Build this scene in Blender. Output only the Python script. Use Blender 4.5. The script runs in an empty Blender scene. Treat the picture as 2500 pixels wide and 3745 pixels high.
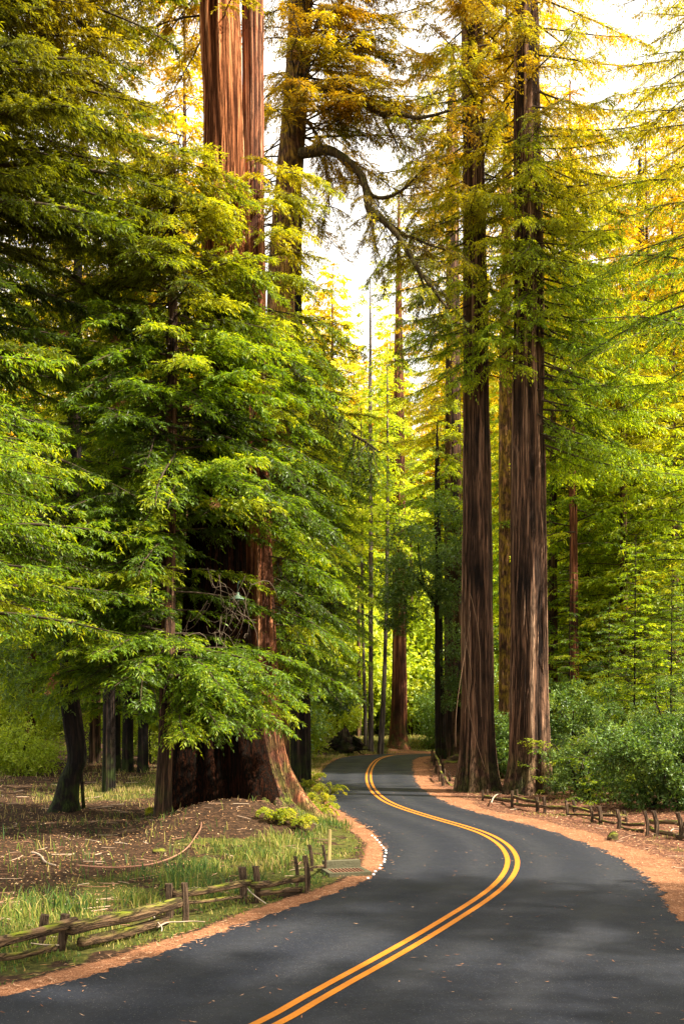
import bpy, math, random
import numpy as np
from mathutils import Vector
R = math.radians
random.seed(7)
rng = np.random.default_rng(11)
scene = bpy.context.scene
C = scene.collection

# ------------------------------------------------------------------ camera
CAM_H, F, HZ = 3.4, 4000.0, 2600.0           # focal length and horizon row in pixels of the 2500x3745 photograph
cam_d = bpy.data.cameras.new('camera'); cam = bpy.data.objects.new('camera', cam_d); C.objects.link(cam)
cam.location = (0, 0, CAM_H); cam.rotation_euler = (R(90), 0, 0)
cam_d.sensor_fit = 'VERTICAL'; cam_d.sensor_height = 36.0; cam_d.lens = F / 3745 * 36
cam_d.shift_y = (HZ - 3745 / 2) / 3745
cam_d.clip_start = 0.1; cam_d.clip_end = 2000
scene.camera = cam
# ------------------------------------------------------------------ world, sun, exposure
SUN_EL, SUN_AZ = 50, 108                        # azimuth measured from +Y (view direction) towards +X
w = bpy.data.worlds.new('World'); scene.world = w; w.use_nodes = True
nt = w.node_tree; nt.nodes.clear()
sky = nt.nodes.new('ShaderNodeTexSky'); sky.sky_type = 'NISHITA'; sky.sun_disc = False
sky.sun_elevation = R(SUN_EL); sky.sun_rotation = R(SUN_AZ); sky.dust_density = 4.0; sky.air_density = 1.0
tc = nt.nodes.new('ShaderNodeTexCoord')
cn = nt.nodes.new('ShaderNodeTexNoise'); cn.inputs['Scale'].default_value = 2.2; cn.inputs['Detail'].default_value = 5
cr = nt.nodes.new('ShaderNodeMapRange'); cr.inputs['From Min'].default_value = .3; cr.inputs['From Max'].default_value = .7
cr.inputs['To Min'].default_value = .72; cr.inputs['To Max'].default_value = 1.0
mx = nt.nodes.new('ShaderNodeMix'); mx.data_type = 'RGBA'; mx.inputs['B'].default_value = (9.6, 9.0, 8.1, 1)
bg = nt.nodes.new('ShaderNodeBackground'); bg.inputs['Strength'].default_value = 0.068
ow = nt.nodes.new('ShaderNodeOutputWorld')
nt.links.new(tc.outputs['Generated'], cn.inputs['Vector']); nt.links.new(cn.outputs['Fac'], cr.inputs['Value'])
nt.links.new(cr.outputs['Result'], mx.inputs['Factor']); nt.links.new(sky.outputs['Color'], mx.inputs['A'])
nt.links.new(mx.outputs['Result'], bg.inputs['Color']); nt.links.new(bg.outputs['Background'], ow.inputs['Surface'])
sd = bpy.data.lights.new('sun', 'SUN'); sun = bpy.data.objects.new('sun', sd); C.objects.link(sun)
sd.energy = 5.0; sd.angle = R(1.2); sd.color = (1.0, 0.88, 0.70)
sv = Vector((math.sin(R(SUN_AZ)) * math.cos(R(SUN_EL)), math.cos(R(SUN_AZ)) * math.cos(R(SUN_EL)), math.sin(R(SUN_EL))))
sun.rotation_euler = sv.to_track_quat('Z', 'Y').to_euler(); sun.location = (60, 60, 90)
scene.view_settings.view_transform = 'Standard'; scene.view_settings.look = 'None'
scene.view_settings.exposure = 1.75; scene.view_settings.gamma = 1.0
cy = scene.cycles
cy.max_bounces = 7; cy.diffuse_bounces = 4; cy.glossy_bounces = 2; cy.transmission_bounces = 4; cy.transparent_max_bounces = 4
cy.sample_clamp_indirect = 4.0; cy.use_denoising = True; cy.use_fast_gi = False
cy.caustics_reflective = False; cy.caustics_refractive = False

# ------------------------------------------------------------------ small helpers
def at(px, py, Z):
    """photo pixel + distance -> point"""
    return np.array([(px - 1250) * Z / F, Z, CAM_H - (py - HZ) * Z / F])
def sstep(x, a, b):
    t = np.clip((np.asarray(x, float) - a) / (b - a), 0, 1); return t * t * (3 - 2 * t)
def hash3(i, j, k):
    n = (i.astype(np.int64) * 374761393 + j.astype(np.int64) * 668265263 + k.astype(np.int64) * 2147483647) & 0xffffffff
    n = ((n ^ (n >> 13)) * 1274126177) & 0xffffffff
    return ((n ^ (n >> 16)) & 0xffff) / 65535.0
def noise(x, y, z=None):
    x = np.asarray(x, float); y = np.asarray(y, float); z = np.zeros_like(x) if z is None else np.asarray(z, float) + 0 * x
    xi, yi, zi = np.floor(x), np.floor(y), np.floor(z)
    u, v, q = x - xi, y - yi, z - zi
    u, v, q = u*u*(3-2*u), v*v*(3-2*v), q*q*(3-2*q)
    r = 0
    for a in (0, 1):
        for b in (0, 1):
            for c in (0, 1):
                r = r + hash3(xi+a, yi+b, zi+c) * (u if a else 1-u) * (v if b else 1-v) * (q if c else 1-q)
    return r
def fbm(x, y, z=None, o=4):
    s, a, t = 0, 1, 0
    for k in range(o):
        f = 2.0 ** k
        s = s + a * noise(np.asarray(x) * f + 17*k, np.asarray(y) * f + 5*k, None if z is None else np.asarray(z) * f); t += a; a *= .5
    return s / t
def catmull(P, n=8):
    P = np.array(P, float); Q = np.vstack([2*P[0]-P[1], P, 2*P[-1]-P[-2]]); out = []
    t = np.linspace(0, 1, n, endpoint=False)[:, None]
    for i in range(1, len(Q)-2):
        a, b, c, d = Q[i-1], Q[i], Q[i+1], Q[i+2]
        out.append(.5*((2*b)+(c-a)*t+(2*a-5*b+4*c-d)*t*t+(3*b-a-3*c+d)*t**3))
    return np.vstack(out+[P[-1:]])
def tag(o, label=None, cat=None, group=None, kind=None):
    if label: o['label'] = label
    if cat: o['category'] = cat
    if group: o['group'] = group
    if kind: o['kind'] = kind
    return o
def empty(name, loc, label, cat, group=None):
    o = bpy.data.objects.new(name, None); C.objects.link(o); o.location = [float(v) for v in loc]
    return tag(o, label, cat, group)
def mesh_obj(name, V, Fq, mats, parent=None, tint=None, midx=None, smooth=False, attrs=None):
    """V world coords; Fq (n,4) or (n,3) or a list of both; origin moved to the parent's location"""
    V = np.asarray(V, np.float32)
    Fs = Fq if isinstance(Fq, list) else [Fq]
    Fs = [np.asarray(f, np.int32) for f in Fs if len(f)]
    if parent is not None: V = V - np.array(parent.location, np.float32)
    me = bpy.data.meshes.new(name)
    loops = np.concatenate([f.ravel() for f in Fs]); tot = np.concatenate([np.full(len(f), f.shape[1], np.int32) for f in Fs])
    st = np.concatenate([[0], np.cumsum(tot)[:-1]]).astype(np.int32)
    me.vertices.add(len(V)); me.vertices.foreach_set('co', V.ravel())
    me.loops.add(len(loops)); me.loops.foreach_set('vertex_index', loops)
    me.polygons.add(len(tot)); me.polygons.foreach_set('loop_start', st)
    if midx is not None: me.polygons.foreach_set('material_index', np.asarray(midx, np.int32))
    me.polygons.foreach_set('use_smooth', np.full(len(tot), smooth, bool))
    me.update(calc_edges=True)
    if tint is not None:
        a = me.attributes.new('tint', 'FLOAT', 'FACE' if len(tint) == len(tot) else 'POINT'); a.data.foreach_set('value', np.asarray(tint, np.float32))
    for k, v in (attrs or {}).items():
        a = me.attributes.new(k, 'FLOAT', 'POINT'); a.data.foreach_set('value', np.asarray(v, np.float32))
    for m in (mats if isinstance(mats, (list, tuple)) else [mats]): me.materials.append(m)
    o = bpy.data.objects.new(name, me); C.objects.link(o)
    if parent is not None: o.parent = parent
    return o
def copy_thing(root, loc, rz, s, label=None, group=None):
    r = root.copy(); C.objects.link(r); r.location = [float(v) for v in loc]; r.rotation_euler = (0, 0, rz); r.scale = (s, s, s)
    if label: r['label'] = label
    if group: r['group'] = group
    for ch in root.children:
        c = ch.copy(); C.objects.link(c); c.parent = r
        for g in ch.children:
            d = g.copy(); C.objects.link(d); d.parent = c
    return r
class MB:
    """collects pieces of one mesh"""
    def __init__(s): s.V = []; s.F4 = []; s.n = 0; s.t = []
    def add(s, V, Fq, t=0.0):
        s.V.append(V); s.F4.append(np.asarray(Fq) + s.n); s.n += len(V); s.t.append(np.full(len(V), t) if np.isscalar(t) else t)
    def tube(s, P, r, n=6, t=0.0, cap=True):
        P = np.asarray(P, float); m = len(P); r = np.full(m, r) if np.isscalar(r) else np.asarray(r)
        T = np.gradient(P, axis=0); T /= np.linalg.norm(T, axis=1)[:, None] + 1e-9
        ref = np.array([0, 0, 1.]) if abs(T[:, 2]).mean() < .8 else np.array([1., 0, 0])
        A = np.cross(T, ref); A /= np.linalg.norm(A, axis=1)[:, None] + 1e-9; B = np.cross(T, A)
        th = np.arange(n) * 2 * math.pi / n
        ring = P[:, None] + r[:, None, None] * (np.cos(th)[None, :, None]*A[:, None] + np.sin(th)[None, :, None]*B[:, None])
        i, j = np.meshgrid(np.arange(m-1), np.arange(n), indexing='ij'); k = (j+1) % n
        Fq = np.stack([i*n+j, (i+1)*n+j, (i+1)*n+k, i*n+k], -1).reshape(-1, 4)
        V = ring.reshape(-1, 3)
        if cap:
            V = np.vstack([V, P[:1], P[-1:]]); c0 = m*n
            jj = np.arange(0, n, 1); kk = (jj+1) % n
            Fq = np.vstack([Fq, np.stack([jj, kk, np.full(n, c0), np.full(n, c0)], -1), np.stack([(m-1)*n+kk, (m-1)*n+jj, np.full(n, c0+1), np.full(n, c0+1)], -1)])
        s.add(V, Fq, t)
    def build(s, name, mat, parent=None, smooth=True):
        V = np.vstack(s.V); Fq = np.vstack(s.F4); q = Fq[:, 2] != Fq[:, 3]
        return mesh_obj(name, V, [Fq[q], Fq[~q][:, :3]], mat, parent, tint=np.concatenate(s.t), smooth=smooth)

# ------------------------------------------------------------------ materials
def new_mat(name):
    m = bpy.data.materials.new(name); m.use_nodes = True; n = m.node_tree; n.nodes.clear()
    out = n.nodes.new('ShaderNodeOutputMaterial'); return m, n, out
def N(n, t, **kw):
    nd = n.nodes.new('ShaderNode' + t)
    for k, v in kw.items():
        if k in nd.inputs.keys(): nd.inputs[k].default_value = v
        else: setattr(nd, k, v)
    return nd
def ramp(n, src, stops):
    r = n.nodes.new('ShaderNodeValToRGB'); e = r.color_ramp.elements
    while len(e) < len(stops): e.new(0.5)
    for q, (p, c) in zip(e, stops): q.position = p; q.color = (*c, 1)
    n.links.new(src, r.inputs['Fac']); return r.outputs['Color']
def mixc(n, f, a, b, mode='MIX'):
    m = n.nodes.new('ShaderNodeMix'); m.data_type = 'RGBA'; m.blend_type = mode
    for s, v in (('Factor', f), ('A', a), ('B', b)):
        if isinstance(v, (int, float)): m.inputs[s].default_value = v
        elif isinstance(v, tuple): m.inputs[s].default_value = (*v, 1)
        else: n.links.new(v, m.inputs[s])
    return m.outputs['Result']
def maprange(n, src, a, b, c=0., d=1.):
    m = N(n, 'MapRange'); m.inputs[1].default_value = a; m.inputs[2].default_value = b; m.inputs[3].default_value = c; m.inputs[4].default_value = d
    n.links.new(src, m.inputs[0]); return m.outputs[0]
def leaf_mat(name, stops, warm_glow=(14, 30), glow_col=(.42, .20, .008), glow_max=.8, trans=.55, gloss=.02):
    m, n, out = new_mat(name)
    at_ = N(n, 'Attribute', attribute_name='tint')
    col = ramp(n, at_.outputs['Fac'], stops)
    geo = N(n, 'NewGeometry'); sx = N(n, 'SeparateXYZ'); n.links.new(geo.outputs['Position'], sx.inputs[0])
    ns = N(n, 'TexNoise', Scale=.35, Detail=2.0); n.links.new(geo.outputs['Position'], ns.inputs['Vector'])
    if warm_glow:  # warm sun glow painted into the leaf colour, stronger with height
        h = maprange(n, sx.outputs['Z'], warm_glow[0], warm_glow[1]); k = maprange(n, ns.outputs['Fac'], .32, .62, .25, 1.0)
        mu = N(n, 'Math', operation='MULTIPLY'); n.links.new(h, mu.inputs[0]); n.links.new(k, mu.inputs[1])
        m2 = N(n, 'Math', operation='MULTIPLY'); n.links.new(mu.outputs[0], m2.inputs[0]); m2.inputs[1].default_value = glow_max
        g = mixc(n, .75, (.5, .5, .5), glow_col)
        gv = ramp(n, at_.outputs['Fac'], [(0, tuple(c*.55 for c in glow_col)), (1, tuple(min(.8, c*1.35) for c in glow_col))])
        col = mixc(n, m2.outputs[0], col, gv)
    d = N(n, 'BsdfDiffuse'); t = N(n, 'BsdfTranslucent'); g = N(n, 'BsdfGlossy', Roughness=.45)
    n.links.new(col, d.inputs['Color'])
    tcol = mixc(n, 1.0, col, (1.75, 1.5, .4), 'MULTIPLY'); n.links.new(tcol, t.inputs['Color'])
    g.inputs['Color'].default_value = (.9, .95, .9, 1)
    s1 = N(n, 'MixShader', Fac=trans); n.links.new(d.outputs[0], s1.inputs[1]); n.links.new(t.outputs[0], s1.inputs[2])
    s2 = N(n, 'MixShader', Fac=gloss); n.links.new(s1.outputs[0], s2.inputs[1]); n.links.new(g.outputs[0], s2.inputs[2])
    n.links.new(s2.outputs[0], out.inputs['Surface']); return m
def bark_mat(name, dark, mid, light, moss=None, mossamt=.0, vs=1.0, mossz=(3, 0), bump=.8, crackz=1.0, sc=None):
    m, n, out = new_mat(name)
    geo = N(n, 'NewGeometry'); mp = N(n, 'Mapping'); mp.inputs['Scale'].default_value = sc or (7*vs, 7*vs, .55*vs)
    n.links.new(geo.outputs['Position'], mp.inputs['Vector'])
    n1 = N(n, 'TexNoise', Scale=1.6, Detail=7.0, Roughness=.65); n.links.new(mp.outputs[0], n1.inputs['Vector'])
    n2 = N(n, 'TexNoise', Scale=.5, Detail=3.0); n.links.new(geo.outputs['Position'], n2.inputs['Vector'])
    a = N(n, 'Attribute', attribute_name='tint')
    ad = N(n, 'Math', operation='MULTIPLY_ADD'); n.links.new(n1.outputs['Fac'], ad.inputs[0]); ad.inputs[1].default_value = .55; n.links.new(a.outputs['Fac'], ad.inputs[2])
    col = ramp(n, ad.outputs[0], [(.22, dark), (.58, mid), (.98, light)])
    col = mixc(n, maprange(n, n2.outputs['Fac'], .35, .7, 0, .45), col, tuple(c*1.25 for c in mid))
    if moss:
        sx = N(n, 'SeparateXYZ'); n.links.new(geo.outputs['Position'], sx.inputs[0])
        h = maprange(n, sx.outputs['Z'], mossz[0], mossz[1]); n3 = N(n, 'TexNoise', Scale=2.3, Detail=5.0); n.links.new(geo.outputs['Position'], n3.inputs['Vector'])
        k = maprange(n, n3.outputs['Fac'], .42, .58); mu = N(n, 'Math', operation='MULTIPLY'); n.links.new(h, mu.inputs[0]); n.links.new(k, mu.inputs[1])
        m2 = N(n, 'Math', operation='MULTIPLY'); n.links.new(mu.outputs[0], m2.inputs[0]); m2.inputs[1].default_value = mossamt
        col = mixc(n, m2.outputs[0], col, moss)
    mp2 = N(n, 'Mapping'); mp2.inputs['Scale'].default_value = sc or (12*vs, 12*vs, .42*vs*crackz); n.links.new(geo.outputs['Position'], mp2.inputs['Vector'])
    nk = N(n, 'TexNoise', Scale=1.0, Detail=3.5, Roughness=.6, Distortion=.5); n.links.new(mp2.outputs[0], nk.inputs['Vector'])
    ab = N(n, 'Math', operation='SUBTRACT'); n.links.new(nk.outputs['Fac'], ab.inputs[0]); ab.inputs[1].default_value = .5
    ab2 = N(n, 'Math', operation='ABSOLUTE'); n.links.new(ab.outputs[0], ab2.inputs[0]); ck = maprange(n, ab2.outputs[0], .0, .055, .25, 1.)
    lt = maprange(n, ab2.outputs[0], .07, .20, .82, 1.4); cx = N(n, 'CombineXYZ')
    for q in range(3): n.links.new(lt, cx.inputs[q])
    col = mixc(n, 1.0, col, cx.outputs[0], 'MULTIPLY'); col = mixc(n, ck, tuple(c*.8 for c in dark), col)
    hh = N(n, 'Math', operation='MULTIPLY_ADD'); n.links.new(ck, hh.inputs[0]); hh.inputs[1].default_value = 1.2; n.links.new(n1.outputs['Fac'], hh.inputs[2])
    b = N(n, 'Bump', Strength=bump, Distance=.13); n.links.new(hh.outputs[0], b.inputs['Height'])
    p = N(n, 'BsdfPrincipled', Roughness=.85); p.inputs['Specular IOR Level'].default_value = .2
    n.links.new(col, p.inputs['Base Color']); n.links.new(b.outputs[0], p.inputs['Normal']); n.links.new(p.outputs[0], out.inputs['Surface']); return m
def tint_mat(name, stops, rough=.85, trans=0., bump=0., bscale=20., spec=.2):
    m, n, out = new_mat(name); a = N(n, 'Attribute', attribute_name='tint')
    col = ramp(n, a.outputs['Fac'], stops)
    p = N(n, 'BsdfPrincipled', Roughness=rough); p.inputs['Specular IOR Level'].default_value = spec; n.links.new(col, p.inputs['Base Color'])
    if bump:
        geo = N(n, 'NewGeometry'); ns = N(n, 'TexNoise', Scale=bscale, Detail=4.0); n.links.new(geo.outputs['Position'], ns.inputs['Vector'])
        b = N(n, 'Bump', Strength=bump, Distance=.03); n.links.new(ns.outputs['Fac'], b.inputs['Height']); n.links.new(b.outputs[0], p.inputs['Normal'])
    if trans:
        t = N(n, 'BsdfTranslucent'); n.links.new(col, t.inputs['Color']); s = N(n, 'MixShader', Fac=trans)
        n.links.new(p.outputs[0], s.inputs[1]); n.links.new(t.outputs[0], s.inputs[2]); n.links.new(s.outputs[0], out.inputs['Surface'])
    else: n.links.new(p.outputs[0], out.inputs['Surface'])
    return m
GREEN = [(0, (.016, .032, .004)), (.35, (.065, .125, .008)), (.65, (.14, .26, .012)), (1, (.34, .41, .018))]
M = {}
M['near'] = leaf_mat('redwood_needles', GREEN, warm_glow=(13, 26), glow_col=(.50,.27,.008), glow_max=.72)
M['dark'] = leaf_mat('fir_needles', [(0, (.012, .024, .004)), (.4, (.045, .085, .008)), (.75, (.11, .17, .010)), (1, (.22, .27, .012))], warm_glow=(14, 25), glow_col=(.30,.19,.008), glow_max=.7)
M['mid'] = leaf_mat('roadside_needles', [(0, (.04, .08, .008)), (.35, (.14, .25, .014)), (.7, (.29, .43, .018)), (1, (.50, .58, .03))], warm_glow=(18, 31), glow_col=(.58, .34, .012), glow_max=.78)
M['far'] = leaf_mat('distant_needles', [(0, (.10, .15, .012)), (.35, (.28, .40, .025)), (.7, (.46, .58, .05)), (1, (.64, .68, .10))], warm_glow=(30, 56), glow_col=(.68, .42, .03), glow_max=.9)
M['warm_glow'] = leaf_mat('glow_tinted_needles', [(0, (.08, .10, .008)), (.35, (.18, .29, .014)), (.7, (.36, .46, .02)), (1, (.56, .58, .04))], warm_glow=(15, 30), glow_col=(.68, .38, .015), glow_max=.92)  # needles with the strongest painted sun glow towards their tops
M['bay'] = leaf_mat('bay_leaves', [(0, (.02, .045, .010)), (.4, (.075, .15, .022)), (.75, (.16, .28, .04)), (1, (.20, .32, .08))], warm_glow=None, trans=.35, gloss=.05)
M['shrub'] = leaf_mat('shrub_leaves', [(0, (.02, .05, .010)), (.4, (.065, .14, .025)), (.75, (.16, .27, .05)), (1, (.30, .42, .11))], warm_glow=None, trans=.4, gloss=.03)
M['yshrub'] = leaf_mat('bright_leaves', [(0, (.09, .15, .01)), (.4, (.30, .42, .03)), (.75, (.44, .56, .08)), (1, (.62, .68, .14))], warm_glow=None, trans=.5)
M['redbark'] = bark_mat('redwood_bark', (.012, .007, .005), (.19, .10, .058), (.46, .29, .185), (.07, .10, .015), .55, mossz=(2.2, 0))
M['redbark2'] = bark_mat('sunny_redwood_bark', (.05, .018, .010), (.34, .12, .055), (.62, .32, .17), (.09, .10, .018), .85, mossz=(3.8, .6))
M['darkbark'] = bark_mat('dark_bark', (.004, .003, .003), (.025, .015, .010), (.09, .055, .038), (.04, .07, .008), .8, mossz=(2.5, 0))  # near-black bark for dark trunks, stumps and logs, mossy near the ground
M['firbark'] = bark_mat('fir_bark', (.030, .014, .007), (.24, .12, .05), (.46, .26, .13), (.32, .20, .018), .75, vs=.8, mossz=(2, 3), crackz=4.0)
M['palebark'] = bark_mat('pale_bark', (.06, .045, .04), (.26, .20, .18), (.46, .38, .34), None, 0)
M['twig'] = tint_mat('branch_wood', [(0, (.018, .012, .008)), (.5, (.06, .042, .025)), (1, (.16, .11, .07))])
M['mosslimb'] = bark_mat('mossy_limb', (.02, .013, .006), (.085, .055, .02), (.18, .14, .04), (.11, .13, .010), .85, mossz=(2, 3))

# ------------------------------------------------------------------ road layout (traced edges, laid on the ground plane)
def gp(px, py): Z = CAM_H * F / (py - HZ); return [(px - 1250) * Z / F, Z]
right_px = [(1640,2764),(1560,2766),(1517,2775),(1508,2796),(1511,2818),(1519,2857),(1553,2893),(1625,2933),(1712,2965),(1808,2988),(1904,3012),(1999,3038),(2095,3070),(2199,3109),(2286,3156),(2366,3215),(2424,3278),(2462,3340)]
left_px = [(1640,2752),(1549,2753),(1480,2755),(1409,2758),(1322,2763),(1250,2772),(1200,2795),(1174,2827),(1170,2867),(1187,2914),(1227,2954),(1326,3014),(1371,3056),(1396,3092),(1402,3132),(1390,3168),(1362,3203),(1313,3234),(1246,3261),(1157,3292),(1068,3322),(978,3350),(877,3390),(693,3452),(550,3502),(375,3556),(160,3612),(0,3652)]
mid_px = [(1640,2757),(1560,2758),(1489,2759),(1430,2763),(1381,2778),(1354,2810),(1347,2849),(1362,2889),(1401,2925),(1457,2952),(1529,2976),(1609,3000),(1696,3025),(1776,3053),(1840,3092),(1870,3135),(1870,3175),(1848,3215),(1808,3256),(1744,3303),(1664,3354),(1569,3413),(1465,3474),(1354,3537),(1250,3594),(1116,3670),(985,3745)]
EL = catmull([gp(*p) for p in left_px] + [[-6.3, 11.7], [-9.0, 9.2], [-13, 4.5], [-18, -2]])
ER = catmull([gp(*p) for p in right_px] + [[5.45, 17.0], [5.2, 15.2], [4.6, 13.3], [3.7, 11.5], [2.6, 9.6], [.8, 6.6], [-1.6, 3.2], [-6, -2.5]])
EM = catmull([gp(*p) for p in mid_px] + [[-1.75, 10.1], [-3.1, 7.9], [-5.6, 4.6], [-10, 0]])
# smooth the far bends, where a pixel is worth half a metre
def smooth_line(P, it=2):
    for _ in range(it): P = np.vstack([P[:1], .25*P[:-2]+.5*P[1:-1]+.25*P[2:], P[-1:]])
    return P
EL, ER, EM = smooth_line(EL, 4), smooth_line(ER, 4), smooth_line(EM, 6)
def resample(P, n):
    d = np.concatenate([[0], np.cumsum(np.linalg.norm(np.diff(P, axis=0), axis=1))]); t = np.linspace(0, d[-1], n)
    return np.stack([np.interp(t, d, P[:, 0]), np.interp(t, d, P[:, 1])], 1)
def dist_to(P, X, Y):
    best = np.full(X.shape, 1e9); A = P[:-1]; B = P[1:]
    for a, b in zip(A, B):
        ab = b - a; L2 = ab @ ab + 1e-9
        t = np.clip(((X-a[0])*ab[0] + (Y-a[1])*ab[1]) / L2, 0, 1)
        best = np.minimum(best, (X-a[0]-t*ab[0])**2 + (Y-a[1]-t*ab[1])**2)
    return np.sqrt(best)
ELr, ERr = resample(EL, 110), resample(ER, 110)
POLY = np.vstack([ELr, ERr[::-1]])
def inside(X, Y):
    r = np.zeros(X.shape, bool); n = len(POLY)
    for i in range(n):
        x1, y1 = POLY[i]; x2, y2 = POLY[(i+1) % n]
        c = ((y1 > Y) != (y2 > Y)) & (X < (x2-x1)*(Y-y1)/(y2-y1+1e-12)+x1); r ^= c
    return r
def road_dist(X, Y):
    """(distance to left edge, distance to right edge, inside)"""
    X = np.asarray(X, float); Y = np.asarray(Y, float)
    return dist_to(ELr, X, Y), dist_to(ERr, X, Y), inside(X, Y)
def terrain(X, Y, rd=None):
    X = np.asarray(X, float); Y = np.asarray(Y, float)
    dl, dr, ins = rd if rd is not None else road_dist(X, Y)
    d = np.where(ins, 0, np.minimum(dl, dr))
    z = .88*np.exp(-((X+3.0)/2.3)**2 - ((Y-30.3)/3.8)**2)
    z = z + .35*sstep(dl, .5, 4)*sstep(Y, 36, 48)*(dl < dr)
    z = z + .75*sstep(dl, .6, 6)*sstep(Y, 78, 90)*(dl < dr)
    z = z + (.22*(fbm(X*.35, Y*.35)-.5) + .10*(fbm(X*1.4, Y*1.4+40)-.5)) + .05*(noise(X*5, Y*5)-.5)
    z = z * sstep(d, .25, 2.6) - .03*sstep(d, 0, .2)*(1-sstep(d, .3, 1.2))*0
    far = sstep(Y, 112, 240)*22 + sstep(np.abs(X-8), 45, 160)*14
    return z + far*sstep(d, 5, 15)
def gz(x, y): return float(terrain(np.array([x]), np.array([y]))[0])
def hit(px, py):
    """ground point seen at a photo pixel"""
    Z = CAM_H * F / max(py - HZ, 20)
    for _ in range(6):
        z = gz((px-1250)*Z/F, Z); Z = .5*Z + .5*(CAM_H - z) * F / max(py - HZ, 20)
    return np.array([(px-1250)*Z/F, Z, gz((px-1250)*Z/F, Z)])

# ------------------------------------------------------------------ plant generators
UP = np.array([0, 0, 1.])
def nrm(a): return a / (np.linalg.norm(a, axis=-1, keepdims=True) + 1e-9)
def prisms(P0, P1, r0, r1):
    T = nrm(P1-P0); A = nrm(np.cross(T, np.array([.3, .2, 1.]))); B = np.cross(T, A); V = []
    for P, r in ((P0, r0), (P1, r1)):
        for k in range(3):
            a = k*2.0944; V.append(P + (np.cos(a)*A + np.sin(a)*B) * np.asarray(r).reshape(-1, 1))
    V = np.stack(V, 1); n = len(P0); o = np.arange(n)[:, None]*6
    Fq = np.concatenate([o+np.array([k, 3+k, 3+(k+1) % 3, (k+1) % 3]) for k in range(3)])
    return V.reshape(-1, 3), Fq
def sprays(S, E, sp=.16, bl=1.0, tw=.075, leaf=(.14, .030), droop=.30, arch=.06, start=.12, seed=0, wood=.0075, twigs=True, base=.5, flat=.45):
    """conifer boughs from S to E -> leaf quads + wood"""
    g = np.random.default_rng(seed); S = np.asarray(S, float); E = np.asarray(E, float); n = len(S)
    D = E - S; L = np.linalg.norm(D, axis=1); T = nrm(D); B = nrm(np.cross(T, UP)); ph = g.uniform(0, 6, n); btint = g.normal(0, .21, n)
    # bend of every bough
    def axis(k, t):
        return S[k] + D[k]*t[:, None] + UP*(arch*L[k]*np.sin(math.pi*t) - .05*L[k]*t*t)[:, None] + B[k]*(np.sin(t*5+ph[k])*.035*L[k])[:, None]
    mb = MB(); tt = np.linspace(0, 1, 7)
    for k in range(n):
        mb.tube(axis(np.full(7, k), tt), (wood*L[k]*(1-tt)**.8+.006), 5, t=.25+.3*g.random(), cap=False)
    nb = np.maximum((L/sp*2).astype(int), 3); k = np.repeat(np.arange(n), nb); m = len(k)
    t = start + (1-start)*g.random(m)**.85; side = g.choice([-1., 1.], m)
    P = axis(k, t); ln = np.minimum(bl, .45*L[k])*((1-t)**.7*.85+.22)*np.clip((t-start+.05)/.2, .35, 1)*g.uniform(.55, 1.15, m)
    a = g.uniform(.55, 1.2, m)
    d = nrm(np.cos(a)[:, None]*T[k] + (np.sin(a)*side)[:, None]*B[k] + UP*g.uniform(-.28, .12, m)[:, None] + g.normal(0, .10, (m, 3)))
    dr = droop*g.uniform(.2, 1.4, m); ctint = g.normal(0, .10, m)
    if twigs:
        mid = P + d*(ln*.5)[:, None] - UP*(dr*ln*.25)[:, None]; end = P + d*ln[:, None] - UP*(dr*ln)[:, None]
        rr = .004+.004*ln
        for q0, q1, a0, a1 in ((P, mid, rr, rr*.7), (mid, end, rr*.7, rr*.3)):
            V, Fq = prisms(q0, q1, a0, a1); mb.add(V, Fq, .45)
    nt_ = np.maximum((ln/tw).astype(int), 2); j = np.repeat(np.arange(m), nt_*2)
    off = np.concatenate([[0], np.cumsum(nt_*2)[:-1]]); idx = np.arange(len(j)) - off[j]
    s = (idx//2 + g.uniform(.2, .9, len(j))) / nt_[j]; sd2 = np.where(idx % 2 == 0, 1., -1.)
    tan = nrm(d[j] - UP*(2*dr[j]*s)[:, None]); Q = P[j] + d[j]*(ln[j]*s)[:, None] - UP*(dr[j]*ln[j]*s*s)[:, None]
    Nn = nrm(UP + g.normal(0, flat, (len(j), 3))); W = nrm(np.cross(tan, Nn)); b = g.uniform(.55, 1.05, len(j))
    b[s > .93] *= .2
    td = nrm(np.cos(b)[:, None]*tan + (np.sin(b)*sd2)[:, None]*W - UP*g.uniform(0, .35, len(j))[:, None])
    l = (leaf[0]*g.uniform(.6, 1.3, len(j))*(1.1-.45*s))[:, None]; wv = nrm(np.cross(td, nrm(UP+g.normal(0, flat, (len(j), 3)))))*leaf[1]*.5*g.uniform(.7, 1.3, len(j))[:, None]
    V = np.stack([Q, Q+td*l*.42+wv, Q+td*l-UP*l*.10, Q+td*l*.42-wv], 1).reshape(-1, 3)
    tint = np.clip(base + btint[k][j] + ctint[j] + g.normal(0, .10, len(j)) + .22*(s-.5) + .12*(t[j]-.5), 0, 1)
    return V, tint, mb
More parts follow.
